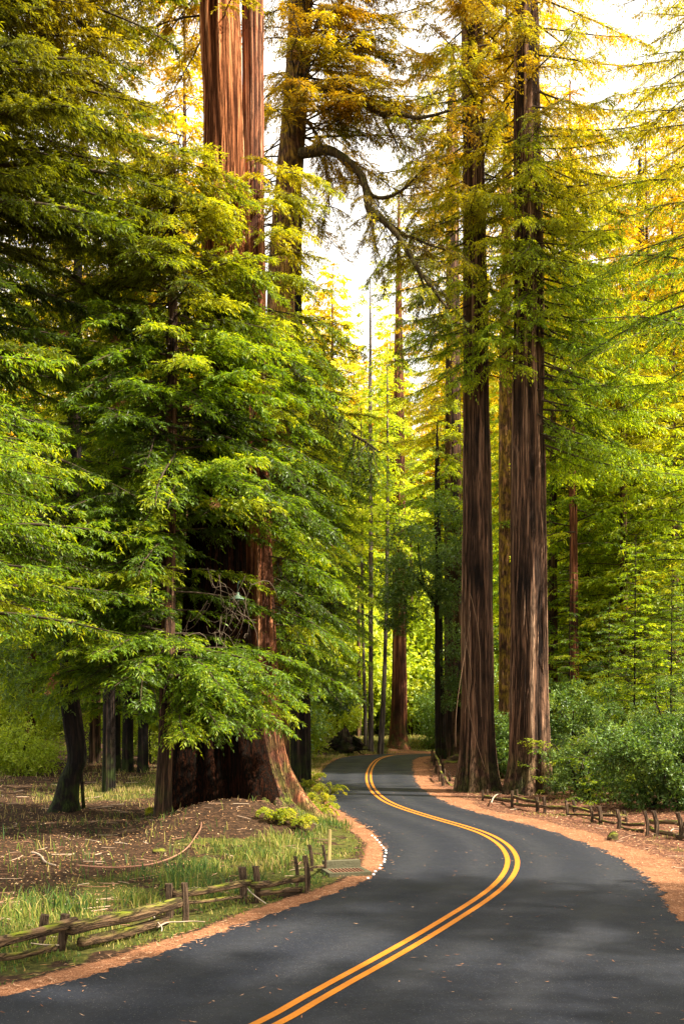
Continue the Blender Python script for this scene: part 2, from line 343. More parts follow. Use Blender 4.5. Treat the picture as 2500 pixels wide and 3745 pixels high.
def leafballs(Cc, Rr, n_per, leaf=(.10, .04), seed=0, base=.5, squash=.7):
    """broadleaf clumps: leaves on twigs inside uneven balls"""
    g = np.random.default_rng(seed); Cc = np.asarray(Cc, float); n = len(Cc); Rr = np.asarray(Rr, float)
    k = np.repeat(np.arange(n), n_per); m = len(k)
    d = nrm(g.normal(0, 1, (m, 3))); rad = Rr[k]*g.uniform(.25, 1, m)**.6*(.65+.5*noise(d[:, 0]*2.2+k, d[:, 1]*2.2, d[:, 2]*2.2))
    P = Cc[k] + d*rad[:, None]*np.array([1, 1, squash])
    q = 7; j = np.repeat(np.arange(m), q); ax = nrm(d*.6 + g.normal(0, .5, (m, 3)) - UP*.1)
    Q = P[j] + ax[j]*(np.tile(np.arange(q), m)*leaf[0]*.32)[:, None]
    td = nrm(ax[j]*.6 + g.normal(0, .6, (len(j), 3)) - UP*.12); l = (leaf[0]*g.uniform(.6, 1.25, len(j)))[:, None]
    wv = nrm(np.cross(td, nrm(UP*.8+g.normal(0, .6, (len(j), 3)))))*leaf[1]*.5
    V = np.stack([Q, Q+td*l*.45+wv, Q+td*l, Q+td*l*.45-wv], 1).reshape(-1, 3)
    tint = np.clip(base + g.normal(0, .14, n)[k][j] + g.normal(0, .12, m)[j] + g.normal(0, .10, len(j)), 0, 1)
    mb = MB(); V2, F2 = prisms(P, P+ax*leaf[0]*.32*q, np.full(m, .005), np.full(m, .002)); mb.add(V2, F2, .3)
    return V, tint, mb
def add_leaves(name, parts, mat, parent):
    V = np.vstack([p[0] for p in parts]); tint = np.concatenate([p[1] for p in parts])
    return mesh_obj(name, V, np.arange(len(V)).reshape(-1, 4), mat, parent, tint=tint)
def add_wood(name, parts, mat, parent):
    mb = MB()
    for p in parts:
        w_ = p[2]; o = mb.n
        for v, f, t in zip(w_.V, w_.F4, w_.t): mb.V.append(v); mb.F4.append(f+o); mb.t.append(t)
        mb.n += w_.n
    return mb.build(name, mat, parent)
def axis_fn(A):
    A = np.array(sorted(A, key=lambda p: p[2]), float)
    return lambda z: np.stack([np.interp(z, A[:, 2], A[:, c]) for c in (0, 1)] + [np.asarray(z, float)+0*np.asarray(z, float), np.interp(z, A[:, 2], A[:, 3])], -1)
def trunk(A, mat, parent, nth=48, dz=.25, depth=.10, k=4., zf=.30, lobes=.25, lobeh=1.6, seed=0, name='trunk', hollow=None, lk=1.7):
    A = np.array(sorted(A, key=lambda p: p[2]), float)
    Ai = catmull(A, 6); zz = np.arange(A[0, 2], A[-1, 2], dz); zz = np.append(zz, A[-1, 2])
    ax = np.stack([np.interp(zz, Ai[:, 2], Ai[:, c]) for c in (0, 1, 3)], 1)
    th = np.arange(nth)*2*math.pi/nth; TH, ZZ = np.meshgrid(th, zz); z0 = A[0, 2]
    tw = TH + .25*(noise(ZZ*.15+seed, ZZ*0+3.3)-.5) + .12*(noise(np.cos(TH)*1.5+seed, np.sin(TH)*1.5, ZZ*.5)-.5)
    c, s = np.cos(tw), np.sin(tw)
    g1 = np.abs(2*noise(c*k+seed, s*k+seed*1.7, ZZ*zf)-1); g2 = np.abs(2*noise(c*k*2.3+9, s*k*2.3+seed, ZZ*zf*1.8)-1)
    g3 = noise(c*k*5+3, s*k*5, ZZ*zf*5)
    rid = np.clip(.62*g1**.6+.30*g2**.6+.15*g3, 0, 1)
    r = ax[:, 2][:, None]
    lob = lobes*np.exp(-(ZZ-z0)/lobeh)*(noise(c*lk+seed*3.1, s*lk+2, ZZ*.12)*1.6-.35)
    rr = r*(1 + lob + depth*(rid-.6)) + .03*r*(noise(c*2+5, s*2, ZZ*.8)-.5)
    if hollow:
        a0_, wd_, h_, dp_ = hollow; da = np.abs((TH-R(a0_)+math.pi) % (2*math.pi)-math.pi)
        rr = rr*(1-dp_*(1-sstep(da/R(wd_), .55, 1))*(1-sstep((ZZ-z0)/h_, .55, 1)))
    V = np.stack([ax[:, 0][:, None]+rr*np.cos(TH), ax[:, 1][:, None]+rr*np.sin(TH), ZZ], -1).reshape(-1, 3)
    m = len(zz); i, j = np.meshgrid(np.arange(m-1), np.arange(nth), indexing='ij'); kk = (j+1) % nth
    Fq = np.stack([i*nth+j, i*nth+kk, (i+1)*nth+kk, (i+1)*nth+j], -1).reshape(-1, 4)
    return mesh_obj(name, V, Fq, mat, parent, tint=np.clip(rid*1.8-.78, -.35, .85).ravel(), smooth=True)
def whorl(fn, z0, z1, n, Lf, az=(0, 360), pitch=(-.15, .05), seed=0, power=1.0):
    """bough start and end points spiralling up a trunk"""
    g = np.random.default_rng(seed); u = (np.arange(n)+g.uniform(0, 1, n))/n
    z = z0 + (z1-z0)*u**power; A = fn(z)
    phi = (np.arange(n)*2.39996 + g.normal(0, .35, n)) % (2*math.pi) / (2*math.pi); a = R(az[0]) + phi*(R(az[1])-R(az[0]))
    L = np.array([Lf((q-z0)/(z1-z0)) for q in z])*g.uniform(.65, 1.15, n)
    p = g.uniform(pitch[0], pitch[1], n)
    d = np.stack([np.cos(a), np.sin(a), p], 1)
    S = A[:, :3]; return S + nrm(d*np.array([1, 1, 0]))*A[:, 3:4]*.8, S + d*L[:, None]
D = 2500/1568.0
def dp(xd, yd, Z): return at(xd*D, yd*D, Z)
def dax(pts, Z, top=None):
    """trunk axis from (x, y, width) in overview pixels"""
    out = []
    for x, y, wd in pts: p = dp(x, y, Z); out.append([p[0], Z, p[2], wd*D*Z/F/2])
    if top:
        a = out[-1]; out.append([a[0]+top[1], Z, top[0], max(.03, a[3]*top[2]*.35)])
    return out
def sink(A, dz=.35):
    """continue a trunk below the ground it stands on"""
    a = sorted(A, key=lambda p: p[2])[0]; g = gz(a[0], a[1]) - dz
    return A + [[a[0], a[1], g, a[3]*1.03]] if g < a[2]-.02 else A
def conifer(name, label, cat, A, bark, leafm, sets, group=None, tk=None, lod='near', cname='crown', kw=None):
    A = sink(A); fn = axis_fn(A); a0 = min(A, key=lambda p: p[2])
    root = empty(name, (a0[0], a0[1], a0[2]), label, cat, group)
    trunk(A, bark, root, **(tk or {}))
    P = []
    for i, st in enumerate(sets):
        st = dict(st); sk = dict(LOD[lod])
        if lod == 'mid' and st is not None and st.get('n', 999) < 80: st['n'] = int(st['n']*1.9); st['z1'] = max(max(a[2] for a in A)-.3, st['z1']) if name != 'clustered_redwood' or True else st['z1']
        sk.update(kw or {}); sk.update(st.pop('kw', {}))
        S, E = whorl(fn, **st) if 'S' not in st else (st['S'], st['E'])
        P.append(sprays(S, E, seed=i*7+int(abs(a0[0])*31) % 97, **sk))
    if P:
        add_leaves(cname, P, leafm, root); add_wood('branches', P, M['twig'], root)
    return root, fn
LOD = {'near': dict(sp=.14, tw=.058, leaf=(.17, .038), bl=1.15),
       'mid': dict(sp=.22, tw=.12, leaf=(.27, .078), bl=1.35, twigs=True),
       'far': dict(sp=.42, tw=.22, leaf=(.55, .19), bl=1.7, twigs=False)}

# ================================================================== THE SETTING
# ground: one sheet, dense near the road
def graded(a, b, c, d, fine, coarse_n, p=2.0):
    l = b - (np.linspace(1, 0, coarse_n, endpoint=False)**p)*(b-a); m = np.arange(b, c, fine); r = c + (np.linspace(0, 1, coarse_n)**p)*(d-c)
    return np.unique(np.round(np.concatenate([l, m, r]), 4))
gx = graded(-500, -20, 22, 500, .2, 40); gy = graded(-80, 7, 64, 620, .2, 60)
GX, GY = np.meshgrid(gx, gy); rdist = road_dist(GX, GY); GZ = terrain(GX, GY, rdist)
dl, dr, ins = rdist
leftside = dl < dr
n1 = fbm(GX*.5, GY*.5, o=4); n2 = fbm(GX*2.1+7, GY*2.1, o=3)
# orange needle drift along the edges of the asphalt
wl = .30+.42*n1; wr = .35+.9*n1
litter = np.where(leftside, 1-sstep(dl, wl*.6, wl*1.3), 1-sstep(dr, wr*.7, wr*1.5)); litter = np.where(ins, 1, litter)
# grass: verge on the left, bank beyond the bend, small patches elsewhere
gl = sstep(dl, .35, .8)*(1-sstep(dl, 3.0+1.6*n1, 4.6+2.2*n1))
gl = np.maximum(gl, sstep(GY, 37, 45)*(1-sstep(dl, 7, 10)))
gl = np.maximum(gl, .9*np.exp(-((GX+9.0)/3.0)**2-((GY-43)/3.2)**2)*1.4)
gl = gl*np.where(((GX+3.0)/2.3)**2+((GY-29.8)/3.6)**2 < 1.0, .12, 1)
grass = np.where(leftside, gl, sstep(n1, .62, .72)*.5*sstep(dr, 1, 2)) * sstep(n2, .25, .5)
grass = np.where(GY > 88, np.maximum(grass, .8*sstep(np.minimum(dl, dr), .5, 2)), grass)
grass = np.where(ins, 0, np.clip(grass, 0, 1))
nx, ny = len(gx), len(gy); i, j = np.meshgrid(np.arange(ny-1), np.arange(nx-1), indexing='ij')
GF = np.stack([i*nx+j, i*nx+j+1, (i+1)*nx+j+1, (i+1)*nx+j], -1).reshape(-1, 4)
m, n, out = new_mat('forest_floor')
geo = N(n, 'NewGeometry'); al = N(n, 'Attribute', attribute_name='litter'); ag = N(n, 'Attribute', attribute_name='grass'); asd = N(n, 'Attribute', attribute_name='rightside')
nA = N(n, 'TexNoise', Scale=9.0, Detail=8.0, Roughness=.7); nB = N(n, 'TexNoise', Scale=45.0, Detail=4.0, Roughness=.7); nC = N(n, 'TexNoise', Scale=1.1, Detail=4.0)
for q in (nA, nB, nC): n.links.new(geo.outputs['Position'], q.inputs['Vector'])
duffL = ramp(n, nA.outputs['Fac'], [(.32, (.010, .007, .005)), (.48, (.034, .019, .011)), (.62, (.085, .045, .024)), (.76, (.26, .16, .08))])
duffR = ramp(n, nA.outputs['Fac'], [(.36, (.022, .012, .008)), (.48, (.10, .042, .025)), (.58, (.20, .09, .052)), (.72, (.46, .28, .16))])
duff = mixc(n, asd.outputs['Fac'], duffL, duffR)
lit = ramp(n, nB.outputs['Fac'], [(.32, (.07, .022, .012)), (.5, (.27, .115, .055)), (.68, (.54, .30, .17))])
gr = ramp(n, nA.outputs['Fac'], [(.3, (.018, .022, .007)), (.48, (.055, .065, .012)), (.62, (.12, .11, .025)), (.8, (.28, .20, .07))])
ed = N(n, 'Math', operation='MULTIPLY_ADD'); n.links.new(nA.outputs['Fac'], ed.inputs[0]); ed.inputs[1].default_value = 1.3; ed.inputs[2].default_value = -.65
def noisy(src, a, b):
    s_ = N(n, 'Math', operation='ADD'); n.links.new(src, s_.inputs[0]); n.links.new(ed.outputs[0], s_.inputs[1]); return maprange(n, s_.outputs[0], a, b)
col = mixc(n, noisy(ag.outputs['Fac'], .35, .6), duff, gr); col = mixc(n, noisy(al.outputs['Fac'], .35, .65), col, lit)
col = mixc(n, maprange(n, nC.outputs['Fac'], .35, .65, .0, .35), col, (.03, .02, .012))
bp = N(n, 'Bump', Strength=.9, Distance=.06); n.links.new(nA.outputs['Fac'], bp.inputs['Height'])
p = N(n, 'BsdfPrincipled', Roughness=.95); p.inputs['Specular IOR Level'].default_value = .1
n.links.new(col, p.inputs['Base Color']); n.links.new(bp.outputs[0], p.inputs['Normal']); n.links.new(p.outputs[0], out.inputs['Surface'])
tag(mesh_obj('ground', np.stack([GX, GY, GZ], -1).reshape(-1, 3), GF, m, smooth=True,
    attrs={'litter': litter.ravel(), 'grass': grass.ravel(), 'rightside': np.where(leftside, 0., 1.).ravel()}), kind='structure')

# road
m, n, out = new_mat('asphalt'); geo = N(n, 'NewGeometry')
nA = N(n, 'TexNoise', Scale=34.0, Detail=6.0, Roughness=.85); nB = N(n, 'TexNoise', Scale=.55, Detail=4.0); nC = N(n, 'TexVoronoi', Scale=26.0)
for q in (nA, nB, nC): n.links.new(geo.outputs['Position'], q.inputs['Vector'])
c1 = ramp(n, nA.outputs['Fac'], [(.34, (.004, .006, .012)), (.52, (.008, .011, .020)), (.68, (.040, .046, .062))])
c2 = mixc(n, maprange(n, nB.outputs['Fac'], .35, .68, 0, .4), c1, (.020, .023, .030))
tk_ = N(n, 'Attribute', attribute_name='track'); nD = N(n, 'TexNoise', Scale=7.0, Detail=6.0, Roughness=.8); n.links.new(geo.outputs['Position'], nD.inputs['Vector'])
c2 = mixc(n, maprange(n, tk_.outputs['Fac'], 0, 1, 0, .32), c2, (.044, .046, .053)); c2 = mixc(n, maprange(n, nD.outputs['Fac'], .40, .62, .45, 0), c2, (.006, .007, .010))
sp = ramp(n, nC.outputs['Distance'], [(.07, (1, 1, 1)), (.15, (0, 0, 0))]); c3 = mixc(n, sp, c2, (.20, .18, .16))
b = N(n, 'Bump', Strength=.35, Distance=.01); n.links.new(nA.outputs['Fac'], b.inputs['Height'])
p = N(n, 'BsdfPrincipled'); p.inputs['Specular IOR Level'].default_value = .22
n.links.new(maprange(n, nB.outputs['Fac'], .3, .7, .82, .62), p.inputs['Roughness'])
n.links.new(c3, p.inputs['Base Color']); n.links.new(b.outputs[0], p.inputs['Normal']); n.links.new(p.outputs[0], out.inputs['Surface'])
def strip(A, B, cols, z):
    t = np.linspace(0, 1, cols)[None, :, None]; V2 = A[:, None]*(1-t)+B[:, None]*t; V = np.concatenate([V2, np.full(V2.shape[:2]+(1,), z)], -1).reshape(-1, 3)
    i, j = np.meshgrid(np.arange(len(A)-1), np.arange(cols-1), indexing='ij'); return V, np.stack([i*cols+j, i*cols+j+1, (i+1)*cols+j+1, (i+1)*cols+j], -1).reshape(-1, 4)
def ragged(P, amp, sgn):
    T = np.gradient(P, axis=0); T /= np.linalg.norm(T, axis=1)[:, None]; Nn = np.stack([-T[:, 1], T[:, 0]], 1)
    q = fbm(P[:, 0]*2.5, P[:, 1]*2.5, o=3)-.5 + .5*(noise(P[:, 0]*9, P[:, 1]*9)-.5)
    return P + Nn*(amp*q*sgn)[:, None]
RL, RR = ragged(resample(EL, 1400), .28, 1), ragged(resample(ER, 1400), .34, 1)
V, Fq = strip(RL, RR, 33, .014); dm = dist_to(resample(EM, 160), V[:, 0], V[:, 1])
tag(mesh_obj('road', V, Fq, m, attrs={'track': np.exp(-((dm-.75)/.3)**2)+np.exp(-((dm-2.15)/.35)**2)}), kind='structure')
# double yellow line
m, n, out = new_mat('yellow_paint'); geo = N(n, 'NewGeometry'); nA = N(n, 'TexNoise', Scale=16.0, Detail=8.0, Roughness=.85); n.links.new(geo.outputs['Position'], nA.inputs['Vector'])
col = ramp(n, nA.outputs['Fac'], [(.33, (.10, .055, .02)), (.40, (.46, .15, .004)), (.7, (.62, .20, .004))]); p = N(n, 'BsdfPrincipled', Roughness=.6)
n.links.new(col, p.inputs['Base Color']); n.links.new(p.outputs[0], out.inputs['Surface'])
Mr = resample(EM, 500); T = np.gradient(Mr, axis=0); T /= np.linalg.norm(T, axis=1)[:, None]; Nn = np.stack([-T[:, 1], T[:, 0]], 1)
Va, Fa = strip(Mr+Nn*.055, Mr+Nn*.165, 2, .0195); Vb, Fb = strip(Mr-Nn*.165, Mr-Nn*.055, 2, .0195)
tag(mesh_obj('road_marking', np.vstack([Va, Vb]), np.vstack([Fa, Fb+len(Va)]), m), kind='structure')

# loose needles, leaves and grass (nobody could count them)
def scatter(n, x0, x1, y0, y1, dens, seed=0):
    g = np.random.default_rng(seed); X = g.uniform(x0, x1, n); Y = y0*(y1/y0)**g.random(n)
    rd = road_dist(X, Y); k = g.random(n) < dens(X, Y, *rd); X, Y = X[k], Y[k]; rd = tuple(q[k] for q in rd)
    return X, Y, terrain(X, Y, rd), rd, g
def flakes(X, Y, Z, l, wd, g, tilt=.25, lift=.012):
    n = len(X); a = g.uniform(0, 6.283, n); d = np.stack([np.cos(a), np.sin(a), g.normal(0, tilt, n)], 1); s = nrm(np.stack([-np.sin(a), np.cos(a), g.normal(0, tilt, n)], 1))
    P = np.stack([X, Y, Z+lift+g.random(n)*.02], 1); l = l*g.uniform(.5, 1.3, n)[:, None]*.5; s = s*(wd*g.uniform(.6, 1.2, n)*.5)[:, None]
    return np.stack([P-d*l, P+s, P+d*l+UP*.006, P-s], 1).reshape(-1, 3)
LM = tint_mat('dry_leaves', [(0, (.10, .04, .02)), (.4, (.36, .17, .07)), (.7, (.60, .38, .18)), (1, (.75, .60, .36))], rough=.7, trans=.15)
X, Y, Z, rd, g = scatter(90000, -22, 18, 12, 62, lambda X, Y, a, b, i: np.where(i, 0, np.where(a < b, sstep(a, 1.5, 4.5)*.8, sstep(b, .5, 2)*.95)*(Y < 62)), 3)
tag(mesh_obj('fallen_leaves', flakes(X, Y, Z, .066, .028, g), np.arange(len(X)*4).reshape(-1, 4), LM, tint=np.clip(g.beta(2, 2.2, len(X)), 0, 1)), kind='stuff', label='scattered tan fallen leaves on the brown forest floor', cat='leaf litter')
NM = tint_mat('orange_needles', [(0, (.07, .026, .014)), (.5, (.34, .15, .07)), (1, (.68, .44, .27))], rough=.8)
X, Y, Z, rd, g = scatter(330000, -14, 14, 10.5, 92, lambda X, Y, a, b, i: np.where(a < b, np.exp(-(a/np.where(i, .10, .42))**2), np.exp(-(b/np.where(i, .12, 1.2))**2))*np.where(i, .45, .8), 4)
V = flakes(X, Y, Z+np.where(rd[2], .012, 0), .11, .011, g, .12)
X2, Y2, Z2, rd2, g2 = scatter(11000, -8, 9, 10.5, 60, lambda X, Y, a, b, i: i*(.03+.22*sstep(noise(X*.8, Y*.8), .6, .85)+.3*np.exp(-(np.minimum(a, b)/.5)**2)), 5)
V = np.vstack([V, flakes(X2, Y2, Z2+.008, .085, .013, g2, .1)]); nn = len(V)//4
tag(mesh_obj('needle_litter', V, np.arange(nn*4).reshape(-1, 4), NM, tint=np.clip(g.beta(2, 2, nn), 0, 1)), kind='stuff', label='orange fallen needles drifted along both road edges', cat='needle litter')
def blades(X, Y, Z, h, wd, g, lean=.35):
    n = len(X); a = g.uniform(0, 6.283, n); ln = g.normal(0, lean, (n, 2)); h = h*g.uniform(.45, 1.25, n)
    s = np.stack([np.cos(a), np.sin(a), 0*a], 1)*(wd*.5*g.uniform(.7, 1.3, n))[:, None]
    P = np.stack([X, Y, Z-.02], 1)
    m1 = P + np.stack([ln[:, 0]*h*.4, ln[:, 1]*h*.4, h*.6], 1); e = P + np.stack([ln[:, 0]*h*1.1, ln[:, 1]*h*1.1, h*(1-.25*np.abs(ln).sum(1))], 1)
    V = np.stack([P-s, P+s, m1+s*.8, m1-s*.8, e], 1).reshape(-1, 3); o = np.arange(n)[:, None]*5
    return V, o+np.array([0, 1, 2, 3]), o+np.array([3, 2, 4])
GM = tint_mat('grass_blades', [(0, (.03, .07, .02)), (.3, (.07, .14, .03)), (.5, (.17, .22, .03)), (.7, (.34, .30, .07)), (1, (.58, .42, .20))], rough=.6, trans=.35)
def gdens(X, Y, a, b, i):
    clump = sstep(fbm(X*1.3, Y*1.3, o=3), .38, .6)
    L = sstep(a, .3, .8)*(1-sstep(a, 3.0, 5.2))*np.where(Y > 33, 1.6, 1)
    L = np.maximum(L, sstep(Y, 37, 42)*(1-sstep(a, 6, 9))*.8)
    L = L*np.where(((X+3.0)/2.3)**2+((Y-29.8)/3.6)**2 < 1.0, .06, 1)
    L = np.maximum(L, .8*np.exp(-((X+9.0)/3.0)**2-((Y-43)/3.2)**2)); L = np.maximum(L, .05*(a > 5))
    Rr = .25*sstep(b, .9, 1.6)*sstep(noise(X*.9, Y*.9), .55, .8)
    return np.where(i, 0, np.where(a < b, L, Rr))*clump
X, Y, Z, rd, g = scatter(420000, -17, 12, 12, 100, gdens, 6)
nearf = 1-sstep(rd[0], 2.6, 4.5); h = np.where(Y < 29, .10+.34*sstep(rd[0], 1.5, 2.1)*(.35+.65*noise(X*.9, Y*.9)), .26)*np.where(rd[0] < rd[1], 1, .5)
V, F4, F3 = blades(X, Y, Z, h, .013+.00022*Y, g)
tq = np.clip(.42+.5*(fbm(X*.6+3, Y*.6, o=3)-.5)*1.4+g.normal(0, .17, len(X))+.25*(Y > 33), 0, 1)
tag(mesh_obj('grass', V, [F4, F3], GM, tint=np.concatenate([tq, tq])), kind='stuff', label='tufted green and straw coloured grass on the road verge', cat='grass')
# twigs and bark strips lying about
mb = MB(); X, Y, Z, rd, g = scatter(1500, -18, 16, 14, 60, lambda X, Y, a, b, i: np.where(i, 0, np.where(a < b, sstep(a, .8, 2), sstep(b, .5, 1.5)*1.3)+1.5*(((X+3)/2.6)**2+((Y-29.8)/4)**2 < 1)), 8)
for x, y, z in zip(X, Y, Z):
    a = g.uniform(0, 6.28); l = g.uniform(.15, .65); c_ = g.normal(0, .35); t = np.linspace(-.5, .5, 5)
    P = np.stack([x+np.cos(a+c_*t)*t*l, y+np.sin(a+c_*t)*t*l, z+.015+.03*g.random()+.04*np.abs(g.normal())*(t+.5)], 1); mb.tube(P, .004+.006*g.random(), 4, t=g.uniform(.2, 1), cap=False)
tag(mb.build('fallen_twigs', tint_mat('dead_twigs', [(0, (.10, .045, .03)), (.5, (.28, .15, .09)), (1, (.60, .48, .36))])), kind='stuff', label='dead twigs and bark strips strewn over the forest floor', cat='twigs')

# ================================================================== NEAR TREES
# --- great twin redwood on the left
Z1 = 34.0
A1 = dax([(528,1868,262),(518,1800,236),(510,1720,205),(504,1600,176),(498,1400,146),(500,1200,132),(506,900,116),(512,600,100),(512,300,88),(506,100,90),(504,0,88)], Z1, (44, -.3, .5))
B1 = dax([(640,1868,120),(622,1800,104),(606,1700,88),(597,1500,76),(590,1200,68),(583,900,58),(580,500,52),(580,100,50),(580,0,50)], Z1+.35, (42, 0, .45))
root = empty('twin_redwood', (A1[0][0], Z1, gz(A1[0][0], Z1)), 'huge twin-trunked redwood on the leaf mound, charred black below and glowing orange above', 'tree')
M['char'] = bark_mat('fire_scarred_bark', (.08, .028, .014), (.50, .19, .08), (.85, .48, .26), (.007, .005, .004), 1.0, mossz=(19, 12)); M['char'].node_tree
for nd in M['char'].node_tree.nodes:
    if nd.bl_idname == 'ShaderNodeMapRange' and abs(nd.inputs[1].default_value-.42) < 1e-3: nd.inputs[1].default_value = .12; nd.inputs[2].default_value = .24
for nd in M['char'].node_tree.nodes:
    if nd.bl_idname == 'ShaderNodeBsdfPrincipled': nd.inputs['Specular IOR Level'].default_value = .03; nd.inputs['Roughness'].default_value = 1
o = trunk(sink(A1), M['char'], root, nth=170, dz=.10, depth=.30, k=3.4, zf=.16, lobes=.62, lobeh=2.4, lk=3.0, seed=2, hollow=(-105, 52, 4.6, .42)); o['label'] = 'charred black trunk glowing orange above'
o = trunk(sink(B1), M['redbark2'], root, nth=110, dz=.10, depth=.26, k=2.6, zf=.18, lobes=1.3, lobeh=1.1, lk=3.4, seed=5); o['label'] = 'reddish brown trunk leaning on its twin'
mb = MB(); g = np.random.default_rng(3)     # buttress roots running to the road
for k in range(9):
    a = R(-75+k*17); x0, y0 = -2.55+.35*math.cos(a), Z1-.2+.9*math.sin(a)*.6; t = np.linspace(0, 1, 9)
    ln = 1.25+.5*g.random(); X = x0+np.cos(a)*ln*t; Y = y0+np.sin(a)*ln*t*.8; zz = terrain(X, Y)
    mb.tube(np.stack([X, Y, zz-.14+(1-t)**2.0*1.15], 1), .05+.17*np.sin(math.pi*(.15+.8*(1-t)))*(.4+.6*t), 9, t=.2+.4*g.random())
mb.build('root_flare', bark_mat('mossy_root_bark', (.012, .008, .006), (.09, .045, .026), (.20, .12, .075), (.12, .15, .010), .85, mossz=(2.2, .9)), root)
f1 = axis_fn(B1)
P = []
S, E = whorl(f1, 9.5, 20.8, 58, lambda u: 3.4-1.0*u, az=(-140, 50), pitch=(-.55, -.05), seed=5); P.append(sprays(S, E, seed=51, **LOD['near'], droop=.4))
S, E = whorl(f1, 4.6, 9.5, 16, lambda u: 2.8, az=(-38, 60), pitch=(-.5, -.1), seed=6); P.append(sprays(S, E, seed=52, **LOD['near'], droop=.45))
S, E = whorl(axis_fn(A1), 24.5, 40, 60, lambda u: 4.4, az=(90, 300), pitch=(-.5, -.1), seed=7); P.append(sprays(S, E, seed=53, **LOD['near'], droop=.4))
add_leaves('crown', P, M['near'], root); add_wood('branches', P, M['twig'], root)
mb = MB()                                    # bare dead shoots tangled in front of the charred trunk
for k in range(42):
    x, y = g.uniform(400, 580), g.uniform(1290, 1540); p0 = dp(x, y, Z1-2.1-g.random()*.5); a = g.uniform(0, 6.28); t = np.linspace(0, 1, 8)
    P_ = p0 + np.stack([np.cos(a)*t*.9+np.sin(t*5+k)*.12, t*.3, -t*g.uniform(.3, 2.0)+.15*np.sin(t*7+k)], 1); mb.tube(P_, .0085*(1-.5*t), 4, t=g.uniform(.1, .9), cap=False)
mb.build('dead_shoots', tint_mat('dead_shoot_wood', [(0, (.1, .07, .05)), (1, (.26, .20, .15))]), root)
# hanging lamp on the redwood
lp = dp(545, 1372, Z1-1.75)
lamp = empty('hanging_lamp', lp, 'small green enamel lamp shade hanging against the charred redwood trunk', 'lamp')
def lathe(prof, loc, n=20):
    P = np.array(prof, float); th = np.arange(n)*2*math.pi/n
    V = np.stack([P[:, 0][:, None]*np.cos(th)+loc[0], P[:, 0][:, None]*np.sin(th)+loc[1], P[:, 1][:, None]+0*th+loc[2]], -1).reshape(-1, 3)
    i, j = np.meshgrid(np.arange(len(P)-1), np.arange(n), indexing='ij'); k = (j+1) % n; return V, np.stack([i*n+j, i*n+k, (i+1)*n+k, (i+1)*n+j], -1).reshape(-1, 4)
ENM = tint_mat('green_enamel', [(0, (.03, .06, .045)), (1, (.10, .17, .12))], rough=.6, spec=.3)
mb = MB(); mb.add(*lathe([(.015, .18), (.05, .17), (.055, .10), (.10, .06), (.19, -.02), (.21, -.04), (.20, -.045), (.10, .03), (.03, .06)], lp), .9); mb.build('lamp_shade', ENM, lamp)
mb = MB(); mb.tube([lp+[0, 0, .17], lp+[0, .05, .42], lp+[.02, .5, .6], lp+[.03, 1.2, .62]], .018, 8, t=.1); mb.build('bracket', ENM, lamp)
mb = MB(); mb.add(*lathe([(.0, .07), (.035, .05), (.04, .01), (.02, -.025), (.0, -.03)], lp, 10), .5); mb.build('bulb', tint_mat('frosted_glass', [(0, (.6, .6, .55)), (1, (.7, .7, .66))], rough=.3), lamp)

# --- slim redwood standing before it: a great deal of the left foliage hangs on it
ZC = 31.5
AC = dax([(374,1875,44),(376,1800,38),(380,1700,34),(386,1400,32),(392,1000,28),(396,700,22),(398,400,14),(400,335,4)], ZC)
conifer('slim_redwood', 'slim straight redwood at the left end of the mound with bright drooping boughs', 'tree', AC, M['redbark'], M['near'], [
    dict(z0=3.3, z1=4.6, n=14, Lf=lambda u: 3.5, az=(-75, 12), pitch=(-.30, -.12), seed=9, kw=dict(droop=.5)),
    dict(z0=4.3, z1=5.4, n=18, Lf=lambda u: 4.2, az=(-170, 20), pitch=(-.30, -.02), seed=1),
    dict(z0=5.2, z1=9.4, n=62, Lf=lambda u: 4.3-.3*u, az=(-250, -88), pitch=(-.45, .05), seed=4),
    dict(z0=9.2, z1=19.8, n=180, Lf=lambda u: 4.6-2.9*u**1.6, pitch=(-.5, .12), seed=2),
    dict(z0=4.8, z1=9, n=18, Lf=lambda u: 3.6, az=(0, 180), pitch=(-.3, 0), seed=3)], tk=dict(nth=40, depth=.12, k=2.5))
gd = np.random.default_rng(5); n_ = 12; S = np.stack([gd.uniform(-7.6, -3.4, n_), gd.uniform(28.6, 30.5, n_), gd.uniform(4.5, 15, n_)], 1); a = gd.uniform(-2.6, -.4, n_)
P = [sprays(S, S+np.stack([np.cos(a)*.6, np.sin(a)*.5, -gd.uniform(.2, .6, n_)], 1), seed=3, sp=.08, tw=.05, leaf=(.10, .03), bl=.28, droop=.6)]
o = add_leaves('dead_foliage', P, tint_mat('dead_sprays', [(0, (.06, .025, .012)), (.6, (.26, .11, .05)), (1, (.42, .20, .10))], trans=.2), bpy.data.objects['slim_redwood']); o['label'] = 'withered red-brown sprays'
# --- dark leaning trunk at far left
AD = dax([(148,1864,78),(152,1835,58),(162,1780,48),(178,1740,44),(168,1660,46),(158,1560,42),(164,1400,38),(170,1150,34),(172,900,30),(176,700,24),(184,480,14),(188,300,5)], 36.9)
conifer('leaning_dark_tree', 'dark crooked trunk with moss at its foot standing alone at far left', 'tree', AD, M['darkbark'], M['dark'], [
    dict(z0=7, z1=30, n=130, Lf=lambda u: 4.8-2.6*u, pitch=(-.3, .1), seed=11)], tk=dict(nth=48, depth=.12, k=2.8, lobes=.35, lobeh=.5))
